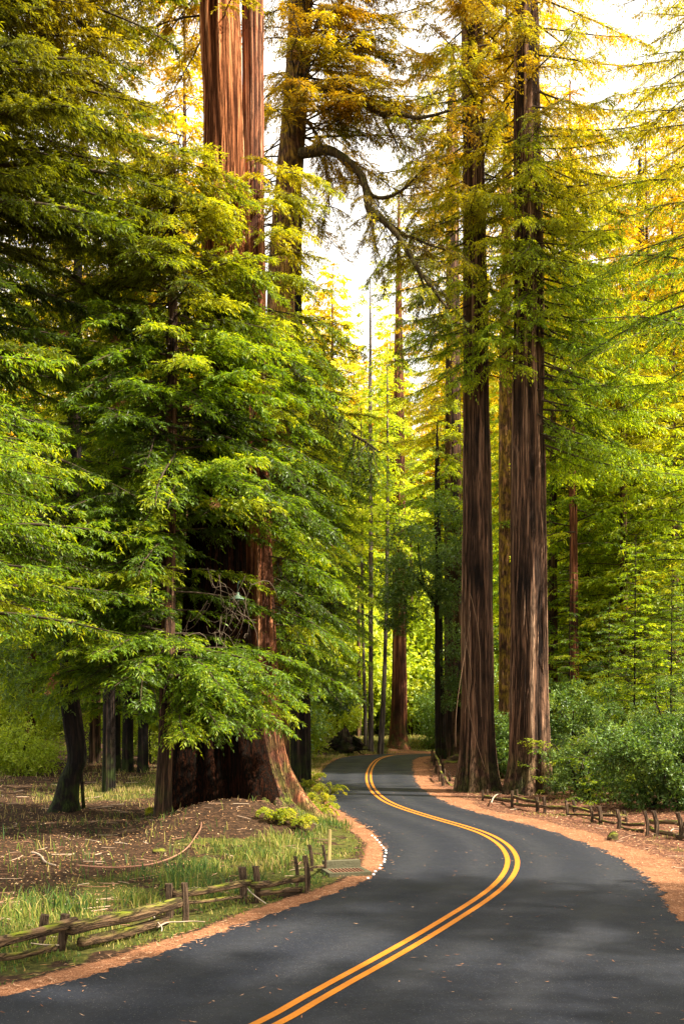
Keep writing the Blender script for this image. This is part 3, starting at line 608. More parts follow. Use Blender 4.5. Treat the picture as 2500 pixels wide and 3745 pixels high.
# --- trees rooted beyond the left edge whose boughs hang into the picture
AE = [[-11.6, 29, 0, .75], [-11.4, 29, 12, .6], [-11.3, 29, 24, .42], [-11.2, 29, 36, .12]]
conifer('edge_redwood', 'dark dense redwood whose upper boughs fill the top left corner', 'tree', AE, M['redbark'], M['dark'], [
    dict(z0=8, z1=17, n=44, Lf=lambda u: 5.6, az=(-80, 50), pitch=(-.25, .05), seed=21),
    dict(z0=16, z1=31, n=140, Lf=lambda u: 7.4-1.8*u, az=(-80, 50), pitch=(-.22, .02), seed=22)], kw=dict(bl=1.4, wood=.011))
AF = [[-10.6, 21.5, 0, .35], [-10.5, 21.5, 7, .24], [-10.4, 21.5, 13, .05]]
conifer('sapling_redwood', 'low redwood boughs with fresh light green sprays nearest the camera at left', 'tree', AF, M['redbark'], M['near'], [
    dict(z0=4.8, z1=9.8, n=56, Lf=lambda u: 6.3-1.6*u, az=(-38, 62), pitch=(-.10, .16), seed=31)], kw=dict(leaf=(.14, .034), tw=.065, base=.60, droop=.45, wood=.010))
AG = dax([(250,1790,30),(252,1500,26),(256,1000,20),(262,600,12),(266,330,3)], 43)
conifer('shaded_redwood', 'dark thin redwood behind the crooked tree at left', 'tree', AG, M['darkbark'], M['near'], [
    dict(z0=6, z1=30, n=80, Lf=lambda u: 4.6-2.6*u, pitch=(-.35, .05), seed=41)])
# --- mossy fir with the crooked limbs, behind the twin redwood
ZL = 46.0
AL = dax([(622,1790,84),(626,1500,74),(632,1100,70),(640,800,66),(652,550,64),(668,350,60),(680,200,56),(692,0,50)], ZL, (40, .6, .3))
fir, ffn = conifer('mossy_fir', 'mossy orange fir with two crooked limbs reaching over the road', 'tree', AL, M['firbark'], M['near'], [
    dict(z0=4.5, z1=19.5, n=110, Lf=lambda u: 4.6-1.2*u, az=(-110, 50), pitch=(-.45, .0), seed=61, kw=dict(droop=.45)),
    dict(z0=27.2, z1=37, n=110, Lf=lambda u: 5.8-2*u, az=(-100, 30), pitch=(-.35, .0), seed=62),
    dict(z0=22, z1=36, n=40, Lf=lambda u: 3.6, az=(30, 220), pitch=(-.5, .0), seed=63)], tk=dict(nth=80, dz=.12, depth=.13, k=3.4, zf=.9), kw=dict(leaf=(.20, .045), sp=.19, tw=.09))
def limb(pts, Z0, Z1_, r0, r1, nb, seed, name='limb', hang=1.0, up=.0, Lb=1.7, mat='mosslimb', parent=fir):
    m_ = len(pts); P = np.array([dp(x, y, Z0+(Z1_-Z0)*i/(m_-1)) for i, (x, y) in enumerate(pts)]); P = catmull(P, 6); t = np.linspace(0, 1, len(P))
    rr = (r0*(1-t)+r1*t)*(1+.22*(noise(t*14, t*0+seed)-.5)); mb = MB(); mb.tube(P, rr, 10, t=.35); mb.build(name, M[mat], parent)
    g = np.random.default_rng(seed); u = g.uniform(.12, 1, nb); idx = (u*(len(P)-1)).astype(int); S = P[idx]; T = nrm(np.gradient(P, axis=0))[idx]
    d = nrm(T*g.uniform(.1, .8, nb)[:, None] + g.normal(0, .55, (nb, 3)) + UP*(up-hang*g.uniform(.2, 1, nb))[:, None]); return S, S+d*(Lb*g.uniform(.5, 1.3, nb))[:, None]
parts = []
for pts, z0, z1_, r0, r1, nb, sd_, kw_ in [
    ([(700,196),(728,202),(760,205),(795,215),(820,234),(850,246),(880,263),(908,257),(950,270),(990,265),(1036,252)], 45.6, 42, .20, .05, 30, 71, dict(hang=.7, Lb=1.9)),
    ([(690,352),(720,347),(752,345),(778,356),(800,376),(828,402),(840,440),(847,482),(878,506),(908,536),(936,580),(962,622),(992,662),(1024,706)], 45.4, 41, .23, .05, 44, 72, dict(hang=.6, Lb=1.9)),
    ([(850,484),(856,530),(862,566),(874,600)], 44, 43.5, .06, .02, 6, 73, dict(Lb=1.0)),
    ([(836,425),(856,450),(890,452),(930,430),(962,396),(985,380)], 44, 42.5, .09, .03, 16, 74, dict(hang=.4, Lb=1.5)),
    ([(880,262),(890,290),(905,320),(914,345)], 43.6, 43.2, .07, .02, 5, 75, dict(Lb=1.0)),
    ([(908,536),(945,545),(985,562),(1030,575)], 43.4, 42, .07, .02, 14, 76, dict(Lb=1.6)),
    ([(955,615),(970,650),(985,680),(998,715)], 42.5, 42, .06, .02, 6, 77, dict(Lb=1.1)),
    ([(690,260),(720,300),(742,350),(752,420),(756,500)], 45.5, 45, .07, .02, 18, 78, dict(hang=1.2, Lb=1.8)),
    ([(692,175),(672,178),(640,200),(610,222)], 45.5, 46, .14, .05, 8, 79, dict(Lb=1.4)),
    ([(700,905),(740,945),(790,985),(840,1015),(868,1035)], 44, 40, .09, .03, 22, 80, dict(hang=1.1, Lb=1.9))]:
    S, E = limb(pts, z0, z1_, r0, r1, nb, sd_, **kw_); parts.append(sprays(S, E, seed=sd_, sp=.15, tw=.08, leaf=(.17, .035), bl=.7, droop=.7, base=.42))
add_leaves('limb_foliage', parts, M['near'], fir); add_wood('branches', parts, M['twig'], fir)
AM = dax([(690,1700,46),(686,1300,42),(680,900,38),(675,660,32),(678,500,30),(676,400,28),(672,0,22)], 48.5, (38, 0, .4))
conifer('thin_dark_redwood', 'thin dark redwood trunk pressed against the mossy fir', 'tree', AM, M['darkbark'], M['near'], [
    dict(z0=7, z1=18, n=26, Lf=lambda u: 3.6, az=(-60, 90), pitch=(-.5, 0), seed=65)], lod='near')

AX = [[14.8, 40, -.3, .5], [14.7, 40, 18, .36], [14.6, 40, 36, .05]]
conifer('edge_fir', 'fir beyond the right edge whose thin green boughs cross the bright sky at upper right', 'tree', AX, M['redbark'], M['mid'], [
    dict(z0=16, z1=35, n=64, Lf=lambda u: 6.8-3.0*u, az=(125, 235), pitch=(-.40, .1), seed=141)], kw=dict(leaf=(.18, .042), tw=.10, sp=.2, droop=.6, arch=.05))
# --- the two great redwoods by the right-hand fence
AR1 = dax([(1092,1822,108),(1092,1790,98),(1094,1730,84),(1096,1600,76),(1095,1400,70),(1092,1000,60),(1090,700,54),(1087,400,49),(1081,0,45)], 46.3, (50, -.2, .5))
r1, fn1 = conifer('redwood', 'left of the two great dark redwoods by the right-hand fence', 'tree', AR1, M['redbark'], M['mid'], [
    dict(z0=17.6, z1=26, n=56, Lf=lambda u: 4.0, az=(-200, 20), pitch=(-.5, -.05), seed=81, kw=dict(base=.62)),
    dict(z0=26, z1=46, n=110, Lf=lambda u: 5.0-2*u, pitch=(-.35, .05), seed=82)], tk=dict(nth=140, dz=.12, depth=.30, k=3.0, zf=.16, lobes=.36, lobeh=1.1, lk=2.8, seed=8), kw=dict(leaf=(.19, .045), tw=.09, sp=.15, droop=.65, arch=-.05))
AR2 = dax([(1214,1832,118),(1212,1790,104),(1212,1720,94),(1212,1600,87),(1212,1400,83),(1211,1100,78),(1210,850,70),(1212,600,64),(1208,300,60),(1205,0,55)], 45.0, (52, -.3, .5))
r2, fn2 = conifer('redwood', 'right and broader of the two great dark redwoods by the right-hand fence', 'tree', AR2, M['redbark'], M['mid'], [
    dict(z0=18.5, z1=26, n=44, Lf=lambda u: 3.2, az=(-200, -20), pitch=(-.6, -.05), seed=83, kw=dict(base=.62)),
    dict(z0=14.0, z1=27, n=70, Lf=lambda u: 6.2-1.2*u, az=(-60, 60), pitch=(-.42, .05), seed=84),
    dict(z0=26, z1=48, n=110, Lf=lambda u: 5.4-2*u, pitch=(-.35, .05), seed=85)], tk=dict(nth=150, dz=.12, depth=.30, k=3.2, zf=.16, lobes=.42, lobeh=1.3, lk=2.8, seed=13), kw=dict(leaf=(.19, .045), tw=.09, sp=.15, droop=.65, arch=-.05))
mb = MB(); g = np.random.default_rng(9)     # hanging vine stems on the left one
for k in range(4):
    y0 = g.uniform(1150, 1500); t = np.linspace(0, 1, 12); X = 1062+18*np.sin(t*3+k)+55*t*(k % 2); Yp = y0+g.uniform(120, 330)*t
    mb.tube([dp(a, b_, 45.2-.1*math.sin(c_*3)) for a, b_, c_ in zip(X, Yp, t)], .009, 4, t=.5, cap=False)
mb.build('vine', tint_mat('vine_stem', [(0, (.2, .12, .07)), (1, (.42, .27, .17))]), r1)
mb = MB()                                    # loose strips of bark on the right one
for k in range(22):
    a = g.uniform(-2.7, -.4); z0 = g.uniform(.1, 9); t = np.linspace(0, 1, 9); A_ = fn2(z0+t*g.uniform(.8, 3.8)); aa = a+g.normal(0, .25)*t; r_ = A_[:, 3]*(1.0+.05*np.sin(t*3+k))
    mb.tube(np.stack([A_[:, 0]+r_*np.cos(aa), A_[:, 1]+r_*np.sin(aa), A_[:, 2]], 1), .030*np.sin(math.pi*t)+.002, 5, t=.0+.55*g.random())
mb.build('bark_strips', M['redbark'], r2)

conifer('mottled_redwood', 'orange mottled trunk seen in the gap between the two great redwoods', 'tree', dax([(1163,1775,42),(1160,1500,34),(1158,1000,30),(1160,600,24),(1162,300,20)], 60, (44, 0, .5)), M['firbark'], M['mid'], [
    dict(z0=22, z1=42, n=40, Lf=lambda u: 4.5-2*u, pitch=(-.4, .05), seed=91)], tk=dict(nth=60, dz=.2, depth=.14, k=3.5, zf=.8), lod='mid')
conifer('clustered_redwood', 'broad dark redwood half hidden behind the left great redwood', 'tree', dax([(1040,1768,60),(1038,1600,44),(1038,1100,38),(1038,700,32),(1036,300,26)], 80, (52, 0, .5)), M['redbark'], M['mid'], [
    dict(z0=16, z1=50, n=60, Lf=lambda u: 5-2.5*u, az=(90, 300), pitch=(-.4, .05), seed=92)], tk=dict(nth=60, dz=.25, depth=.2, k=2.4, zf=.2), lod='mid')
conifer('clustered_redwood', 'slim black trunk at the roadside end of the dark cluster past the bend', 'tree', dax([(1012,1766,26),(1008,1600,20),(1004,1300,16),(1002,1100,12)], 78, (24, 0, .5)), M['darkbark'], M['mid'], [
    dict(z0=15, z1=26, n=24, Lf=lambda u: 3-1*u, pitch=(-.4, .05), seed=93)], tk=dict(nth=30, dz=.4), lod='mid')
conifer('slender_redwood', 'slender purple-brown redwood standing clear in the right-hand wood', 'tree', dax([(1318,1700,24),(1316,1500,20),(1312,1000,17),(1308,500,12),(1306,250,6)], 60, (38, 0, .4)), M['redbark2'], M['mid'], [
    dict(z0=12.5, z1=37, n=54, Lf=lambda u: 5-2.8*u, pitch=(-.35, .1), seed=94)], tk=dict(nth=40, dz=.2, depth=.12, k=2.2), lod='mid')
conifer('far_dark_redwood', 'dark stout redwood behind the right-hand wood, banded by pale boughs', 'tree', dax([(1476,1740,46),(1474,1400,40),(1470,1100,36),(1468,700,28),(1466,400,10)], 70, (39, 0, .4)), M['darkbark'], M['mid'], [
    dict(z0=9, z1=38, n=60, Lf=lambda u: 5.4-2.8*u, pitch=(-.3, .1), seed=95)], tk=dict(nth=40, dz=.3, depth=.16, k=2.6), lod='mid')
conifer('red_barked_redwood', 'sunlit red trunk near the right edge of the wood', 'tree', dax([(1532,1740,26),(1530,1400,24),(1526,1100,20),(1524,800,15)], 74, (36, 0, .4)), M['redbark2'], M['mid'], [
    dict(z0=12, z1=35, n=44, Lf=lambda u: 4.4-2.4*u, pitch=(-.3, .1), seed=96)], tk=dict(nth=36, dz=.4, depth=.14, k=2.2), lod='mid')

# ================================================================== MIDDLE DISTANCE
def broadleaf(name, label, cat, base, trunks, balls, mat, n_per=60, leaf=(.12, .045), bark='darkbark', seed=0, group=None, squash=.75, tint=.5):
    root = empty(name, base, label, cat, group)
    for P, r in trunks:
        P = catmull(P, 5); mb = MB(); t = np.linspace(0, 1, len(P)); mb.tube(P, r*(1-.75*t)+.01, 8, t=.3); mb.build('trunk' if P is not None and r > .05 else 'stem', M[bark], root)
    Cc = np.array([b[:3] for b in balls]); Rr = np.array([b[3] for b in balls])
    L = leafballs(Cc, Rr, n_per, leaf=leaf, seed=seed, base=tint, squash=squash)
    add_leaves('foliage', [L], M[mat], root); add_wood('twigs', [L], M['twig'], root); return root
def balls_in(c, ext, n, r, seed):
    g = np.random.default_rng(seed); d = nrm(g.normal(0, 1, (n, 3)))*g.uniform(.15, 1, n)[:, None]**.45; P = np.array(c)+d*np.array(ext)
    return [(*p, r*g.uniform(.6, 1.35)) for p in P]
# bay tree arching over the bend
b0 = dp(1005, 1752, 75); bt = [([b0, dp(1003, 1600, 75), dp(1002, 1480, 75), dp(1000, 1400, 75), dp(985, 1365, 74.5), dp(955, 1325, 74), dp(935, 1300, 73.5)], .22), ([dp(1002, 1400, 75), dp(1004, 1330, 75), dp(1000, 1250, 75), dp(1005, 1190, 75)], .13), ([dp(972, 1345, 74.6), dp(962, 1290, 74.3), dp(958, 1245, 74)], .09)]
broadleaf('bay_tree', 'dark glossy bay tree with a forked black trunk arching over the road bend', 'tree', b0, bt,
    balls_in(dp(955, 1300, 74), (3.0, 2.2, 3.6), 42, .95, 5)+balls_in(dp(1025, 1300, 76), (1.6, 1.8, 6.0), 26, .9, 6)+balls_in(dp(915, 1400, 74), (1.6, 1.4, 1.6), 9, .7, 7)+balls_in(dp(1035, 1560, 78), (1.0, 1.5, 4), 12, .7, 8), 'bay', n_per=46, leaf=(.20, .07), seed=5)
# trees standing on the bank beyond the bend
far_tr = [
 ([(913,1716,58),(913,1700,46),(914,1640,38),(915,1500,34),(915,1300,30),(914,900,24)], 90, 'redbark2', 'stout redwood with flared foot, sunlit at mid height, on the bank past the bend', dict(nth=70, dz=.25, depth=.2, k=2.6, zf=.2, lobes=.35, lobeh=1.2), 'redwood', 18, 44),
 ([(850,1716,13),(850,1600,11),(850,1300,10),(849,900,8)], 87, 'palebark', 'straight grey pole-like trunk ringed with branch scars on the far bank', dict(nth=20, dz=.4, depth=.1, k=2), 'slim_fir', 17, 36),
 ([(838,1708,9),(836,1600,8),(831,1400,7),(828,1100,6)], 89, 'palebark', 'thin pale sunlit trunk just left of the grey pole-like one', dict(nth=14, dz=.5, depth=.08, k=2), 'slim_fir', 12, 26),
 ([(872,1722,15),(879,1600,11),(884,1450,9),(888,1200,8)], 86, 'palebark', 'slim trunk leaning right between the grey pole and the stout redwood', dict(nth=16, dz=.5, depth=.1, k=2), 'slim_fir', 16, 30),
 ([(822,1700,12),(823,1600,10),(822,1400,8),(822,1200,6)], 95, 'redbark', 'thin brown trunk in the shade left of the pale one on the far bank', dict(nth=14, dz=.5, depth=.1, k=2), 'slim_redwood', 14, 28),
 ([(940,1706,12),(941,1600,10),(942,1400,8)], 104, 'redbark', 'small brown trunk in the bright gap right of the stout redwood', dict(nth=14, dz=.5, depth=.1, k=2), 'slim_redwood', 16, 28)]
for i, (ax_, Z_, bk, lb, tk_, nm, c0, c1) in enumerate(far_tr):
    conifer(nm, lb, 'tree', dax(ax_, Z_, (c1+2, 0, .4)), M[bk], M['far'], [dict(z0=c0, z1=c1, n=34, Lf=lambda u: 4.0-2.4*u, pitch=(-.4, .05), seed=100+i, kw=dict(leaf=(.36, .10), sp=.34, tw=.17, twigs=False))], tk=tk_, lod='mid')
# leaning saplings at the back of the grassy verge
for i, (x0, y0, x1, y1, Z_, lb) in enumerate([(726,1702,745,1655,84,'small black sapling leaning right, alone in the bright clearing'), (668,1688,690,1618,86,'dark curved sapling at the left of the clearing'), (760,1700,752,1610,90,'dark straight sapling behind the uprooted stump')]):
    a, b_ = dp(x0, y0, Z_), dp(x1, y1, Z_); top = b_+(b_-a)*.8; top[2] = b_[2]+1.2
    broadleaf('sapling', lb, 'tree', a, [([a-UP*.3, a*.5+b_*.5+[.1, 0, 0], b_, top], .10)], balls_in(top+[0, 0, .8], (2.2, 1.6, 1.4), 14, .8, 40+i), 'bay', n_per=30, leaf=(.26, .10), seed=60+i)
# uprooted stump, dark root plate and cut log
def lump(name, c, ext, mat, parent=None, seed=0, rough=.35, nu=26, nv=16):
    th = np.arange(nu)*2*math.pi/nu; ph = np.linspace(-.5*math.pi, .5*math.pi, nv); TH, PH = np.meshgrid(th, ph); d = np.stack([np.cos(PH)*np.cos(TH), np.cos(PH)*np.sin(TH), np.sin(PH)], -1)
    q = 1+rough*(fbm(d[..., 0]*2.2+seed, d[..., 1]*2.2, d[..., 2]*2.2+seed, 4)-.5)*2.4; V = (np.array(c)+d*q[..., None]*np.array(ext)).reshape(-1, 3)
    i, j = np.meshgrid(np.arange(nv-1), np.arange(nu), indexing='ij'); k = (j+1) % nu
    return mesh_obj(name, V, np.stack([i*nu+j, i*nu+k, (i+1)*nu+k, (i+1)*nu+j], -1).reshape(-1, 4), mat, parent, tint=np.clip(q-.7, 0, 1).ravel(), smooth=True)
c = dp(790, 1704, 84); st = empty('uprooted_stump', c, 'black uprooted stump with a tangle of roots on the bank past the bend', 'stump'); lump('root_plate', c, (1.0, .7, .75), M['darkbark'], st, 4, .8)
mb = MB(); g = np.random.default_rng(4)
for k in range(16):
    a = g.uniform(0, 6.28); t = np.linspace(0, 1, 6); L_ = g.uniform(1.0, 2.2)
    mb.tube(np.stack([c[0]+np.cos(a)*t*L_, c[1]-.3+0*t, c[2]+np.sin(a)*t*L_*.6*np.sign(math.sin(a)+.4)-.5*t*t+.2*np.sin(t*6+k)], 1), .10*(1-t)+.03, 6, t=.2)
mb.build('root', M['darkbark'], st)
c2 = dp(712, 1686, 82); lump('stump', c2, (.55, .5, .8), M['darkbark'], None, 9, .5); tag(bpy.data.objects['stump'], 'dark knobbly stump at the left of the bright clearing', 'stump')
a = dp(660, 1697, 80); b_ = dp(694, 1698, 79); lg = empty('fallen_log', a, 'fallen log with a raw red-brown cut end beside the dark knobbly stump', 'log'); mb = MB(); mb.tube([a+[-3, 1.2, .0], a+[-1, .4, 0], a, b_], [.34, .35, .36, .36], 14, t=.3); mb.build('stem', M['darkbark'], lg)
mb = MB(); T_ = nrm(b_-a); mb.tube([b_+T_*.004, b_+T_*.02], .31, 14, t=.8); mb.build('cut_end', tint_mat('cut_wood', [(0, (.30, .08, .04)), (1, (.38, .12, .06))]), lg)
# dark trunks behind the crooked tree, far left
for i, (x, y, wd, lb) in enumerate([(218,1768,34,'lone brown trunk just right of the crooked dark tree'), (262,1782,38,'leftmost of the black trunks clumped behind the slim redwood'), (293,1786,34,'middle one of the black trunks clumped behind the slim redwood'), (328,1788,32,'rightmost of the black trunks clumped behind the slim redwood')]):
    Z_ = CAM_H*F/(y*D-HZ)
    conifer('shaded_redwood', lb, 'tree', dax([(x, y, wd), (x, y-40, wd*.8), (x+2, 1500, wd*.65), (x+4, 1100, wd*.5), (x+6, 600, wd*.2)], Z_), M['redbark'] if i == 0 else M['darkbark'], M['near'], [
        dict(z0=3.2 if i else 5, z1=24, n=46, Lf=lambda u: 3.6-1.8*u, pitch=(-.4, .05), seed=110+i)], tk=dict(nth=30, dz=.3, depth=.14, k=2.2), lod='mid')

# shrubs along the right-hand fence
shr = [(1290,1822,44,1.9,2.6,'yshrub2','low yellow-green redwood sprouts against the foot of the right great redwood'), (1345,1834,41.5,1.7,2.5,'shrub','pale-leaved shrub beside the low yellow-green sprouts'), (1330,1800,47,2.0,4.0,'shrub','tall pale-flecked shrub rising behind the low sprouts'),
 (1400,1845,40.5,1.5,2.0,'yshrub2','low feathery redwood sprouts where the brown verge meets the thicket'), (1440,1830,43,1.9,3.0,'shrub','broad grey-green shrub in the middle of the right thicket'), (1500,1858,38,1.9,2.6,'shrub','grey-green feathery shrub at the front of the thicket, near the right fence posts'),
 (1560,1866,36.5,2.0,3.2,'shrub','front shrub cut by the right edge of the view'), (1545,1800,42,2.0,4.4,'shrub','tall blue-green shrub at the right edge'), (1395,1775,52,2.2,4.4,'yshrub','yellow-green bush glowing deep in the right thicket'), (1275,1760,56,1.8,4.5,'bay','dark bay bush behind the right great redwood'),
 (1460,1760,54,2.4,5.2,'bay','dark tall bay bush behind the thicket'), (1140,1780,56,1.1,2.6,'shrub','leafy shrub showing in the gap between the two great redwoods')]
for i, (x, y, Z_, rx, h, mt, lb) in enumerate(shr):
    X_ = (x*D-1250)*Z_/F; z0 = gz(X_, Z_); g = np.random.default_rng(200+i)
    if mt == 'yshrub2':
        rt = empty('redwood_sprouts', (X_, Z_, z0), lb, 'shrub'); n_ = 44; S = np.stack([X_+g.normal(0, .6, n_), Z_+g.normal(0, .4, n_), z0+g.uniform(.1, 2.0, n_)], 1); a = g.uniform(0, 6.28, n_)
        P = [sprays(S, S+np.stack([np.cos(a)*1.1, np.sin(a)*1.1, g.uniform(-.2, .6, n_)], 1), seed=i, sp=.14, tw=.07, leaf=(.13, .035), bl=.5, base=.72)]; add_leaves('foliage', P, M['near'], rt); add_wood('stems', P, M['twig'], rt); continue
    st_ = [([[X_+g.normal(0, .2), Z_+g.normal(0, .2), z0-.1], [X_+g.normal(0, .3), Z_, z0+h*.4], [X_+g.normal(0, rx*.5), Z_+g.normal(0, .4), z0+h*.85]], .045) for _ in range(5)]
    broadleaf('shrub', lb, 'shrub', (X_, Z_, z0), st_, balls_in((X_, Z_, z0+h*.45), (rx, 1.3, h*.45), 36, .42, 210+i)+balls_in((X_, Z_, z0+h*.85), (rx*1.1, 1.3, h*.35), 16, .26, 310+i), mt, n_per=40, leaf=[(.12, .048), (.09, .034), (.16, .05)][i % 3], seed=220+i, tint=.52)
# young conifers with flat tiers in the right thicket
for i, (x, y, Z_, H_, L_, lb) in enumerate([(1302,0,56,11,2.6,'tall thin young conifer just right of the right great redwood'), (1392,0,52,8.6,2.4,'young conifer rising from the middle of the right thicket'), (1452,0,50,11.5,3.0,'tallest young conifer of the right thicket'), (1535,0,47,9.5,2.8,'young conifer behind the front shrubs at the right edge'), (1498,0,60,14,3.4,'tall young conifer deep behind the layered grey-green one'), (1345,0,64,13,3.0,'tall young conifer below the slender redwood'), (1500,1790,50,7.2,2.9,'young grey-green conifer with flat layered tiers near the right edge'), (1420,1790,56,6.0,2.4,'smaller young conifer left of the layered grey-green one'), (1562,1780,53,9.5,3.0,'tall young conifer half out of view at the right edge'), (1372,1780,60,8.5,2.6,'slim young conifer between the slender redwood and the thicket')]):
    X_ = (x*D-1250)*Z_/F; conifer('young_conifer', lb, 'tree', [[X_, Z_, gz(X_, Z_), .07], [X_+.1, Z_, H_, .01]], M['darkbark'], [M['near'], M['shrub'], M['mid']][i % 3], [dict(z0=.9, z1=H_*.97, n=int(20+H_*6), Lf=lambda u, L_=L_: L_*(1-.8*u), pitch=(-.12, .05), seed=230+i)], tk=dict(nth=12, dz=.5), kw=dict(leaf=(.17, .045), sp=.16, tw=.085, droop=.15, flat=.3, bl=.8))
# bright bushes in the wood behind the crooked tree, left
for i, (x, Z_, rx, h, mt, lb) in enumerate([(20,58,3.0,5.0,'yshrub','yellow-green bush at the left edge behind the brown forest floor'), (95,62,3.0,6.0,'yshrub','bright bush left of the crooked dark tree'), (250,66,3.2,5.6,'yshrub','bright bush glimpsed between the black trunks'), (55,52,1.8,2.4,'yshrub','low yellowish bush nearest the mossy log at left'), (345,64,2.8,5.0,'yshrub','bright bush left of the charred redwood')]):
    X_ = (x*D-1250)*Z_/F; z0 = gz(X_, Z_); broadleaf('bush', lb, 'shrub', (X_, Z_, z0), [([[X_, Z_, z0-.1], [X_, Z_, z0+h*.5], [X_+.3, Z_, z0+h*.8]], .05)], balls_in((X_, Z_, z0+h*.5), (rx, 1.8, h*.5), 30, .95, 240+i), mt, n_per=40, leaf=(.17, .065), seed=250+i, tint=.45)
# glossy low leaves around the crooked trunk
broadleaf('bay_sapling', 'glossy dark-leaved bay branches round the crooked dark trunk', 'tree', (AD[0][0]+.5, 37.6, 0), [([[AD[0][0]+.5, 37.6, -.1], [AD[0][0]+.3, 37.4, 3], [AD[0][0]-.2, 37, 6.5]], .06)], balls_in(dp(120, 1530, 36), (1.9, 1.0, 1.4), 22, .55, 77)+balls_in(dp(230, 1500, 37), (1.3, .8, 1.6), 14, .5, 78), 'bay', n_per=40, leaf=(.11, .036), seed=9, tint=.55)

# ================================================================== THE WOOD BEHIND
g = np.random.default_rng(77)
def proto(name, H, r, z0, n, L, mat, bark, seed, kw=None, lod='far', pitch=(-.35, .08)):
    A = [[0, 0, -.5, r*1.25], [0, 0, 1.5, r], [.15, 0, H*.5, r*.55], [.1, .05, H*.8, r*.18], [0, .1, H, .012]]
    return conifer(name, 'x', 'tree', A, M[bark], M[mat], [dict(z0=z0, z1=H*.985, n=n, Lf=lambda u: L*(1-.74*u**1.3)*(.55+.45*min(1, u*6)), pitch=pitch, seed=seed)], tk=dict(nth=20, dz=.8, depth=.15, k=2), lod=lod, kw=kw)[0]
FAR_L = 'tall sunlit conifer in the hazy wood far behind the road'
PR = [proto('far_redwood', 44, .75, 5, 190, 6.2, 'far', 'redbark2', 301), proto('far_redwood', 38, .5, 3, 190, 5.6, 'far', 'redbark', 302), proto('far_fir', 34, .4, 2, 190, 5.2, 'warm_glow', 'redbark', 303)]
MIDP = [proto('wood_redwood', 38, .40, 5, 210, 5.4, 'mid', 'redbark', 311, lod='mid', kw=dict(leaf=(.30, .085), sp=.30, tw=.15, twigs=False)), proto('wood_redwood', 32, .30, 3, 200, 4.8, 'mid', 'redbark2', 312, lod='mid', kw=dict(leaf=(.30, .085), sp=.30, tw=.15, twigs=False)), proto('wood_fir', 36, .36, 4, 210, 5.2, 'warm_glow', 'redbark', 313, lod='mid', kw=dict(leaf=(.30, .085), sp=.30, tw=.15, twigs=False))]
used = set()
def place(protos, k, X_, Y_, s, label, group):
    p = protos[k]; z = gz(X_, Y_) - .2
    if id(p) not in used:
        used.add(id(p)); p.location = (X_, Y_, z); p.rotation_euler = (0, 0, g.uniform(0, 6.28)); p.scale = (s, s, s); p['label'] = label; p['group'] = group; return p
    return copy_thing(p, (X_, Y_, z), g.uniform(0, 6.28), s, label, group)
# right-hand wood
for x, Z_, k, s, lb in [(1265,66,0,.95,'conifer rising just behind the right great redwood'), (1365,72,1,1.0,'golden-topped conifer between the slender redwood and the far dark one'), (1430,62,2,.9,'golden conifer whose crown glows at the upper right'), (1545,64,0,1.0,'green conifer at the right edge behind the red-barked trunk'), (1600,56,2,1.0,'golden conifer leaning into view from beyond the right edge'), (1500,80,1,1.15,'taller conifer behind the far dark redwood'),
    (1340,68,2,1.12,'golden conifer just right of the great redwoods, behind the slender redwood'), (1480,66,2,1.15,'broad golden conifer filling the right of the view'), (1560,76,2,1.25,'golden conifer high at the right edge'), (1395,84,2,1.05,'golden conifer behind the thicket at centre right'), (1240,122,2,1.6,'golden conifer whose top shows between and above the two great redwoods'), (1085,126,2,1.6,'golden conifer showing left of the great redwoods near the sky gap'), (1310,112,0,1.2,'green conifer far behind the slender redwood'), (1180,104,1,1.1,'green conifer behind the gap between the two great redwoods')]:
    place(MIDP, k, (x*D-1250)*Z_/F, Z_, s, lb, 'conifers in the right-hand wood')
# left-hand wood, mostly hidden by the nearer boughs
for x, Z_, k, s, lb in [(418,56,2,1.2,'tall golden conifer close behind the left side of the twin redwood'), (70,60,1,.95,'conifer behind the crooked tree at far left'), (200,70,0,.95,'conifer behind the black trunks at left'), (330,62,1,.9,'conifer just left of the charred redwood'), (430,74,2,.95,'golden-green conifer seen past the left side of the glowing redwood trunk'), (-60,54,0,1.0,'conifer at the far left edge'), (640,72,1,.80,'conifer behind the mossy fir'), (730,84,0,.72,'conifer at the left of the bright sky gap'), (560,90,2,.9,'golden conifer behind the twin redwood'), (300,88,2,1.1,'golden conifer glimpsed through the top left boughs')]:
    place(MIDP, k, (x*D-1250)*Z_/F, Z_, s, lb, 'conifers in the left-hand wood')
rows = [(100, 15), (120, 20), (134, 22), (150, 24), (172, 26), (205, 30)]
for Z_, cnt in rows:
    for q in range(cnt):
        f = (q+g.uniform(.15, .85))/cnt; X_ = (-.42+.84*f)*Z_; Yy = Z_+g.uniform(-7, 8)
        xd = (X_/Yy*F+1250)/D; k = int(g.choice([0, 0, 1, 1, 2])); H_ = [44, 38, 34][k]
        if Z_ < 130 and 840 < xd < 1000 or (Z_ < 119 and -8 < X_ < 42): continue
        s = g.uniform(.85, 1.25)
        FL = ['sunlit green redwood', 'tall dark-trunked redwood', 'golden-topped fir'][k] + (' in the far wood left of the bright sky gap' if xd < 770 else ' in the far wood below the bright sky gap' if xd < 940 else ' in the far wood behind the great redwoods' if xd < 1270 else ' in the far wood beyond the right-hand thicket')
        topd = 735+abs(xd-865)*.0 if 770 < xd < 940 else (560 if 700 < xd < 1040 else (150 if xd > 1040 else 60))
        lim = ((1631-topd)*D*Yy/F + CAM_H - gz(X_, Yy))/H_; s = min(s*1.1, lim)
        if s < .35: continue
        place(PR, k, X_, Yy, s, FL, 'far conifers')
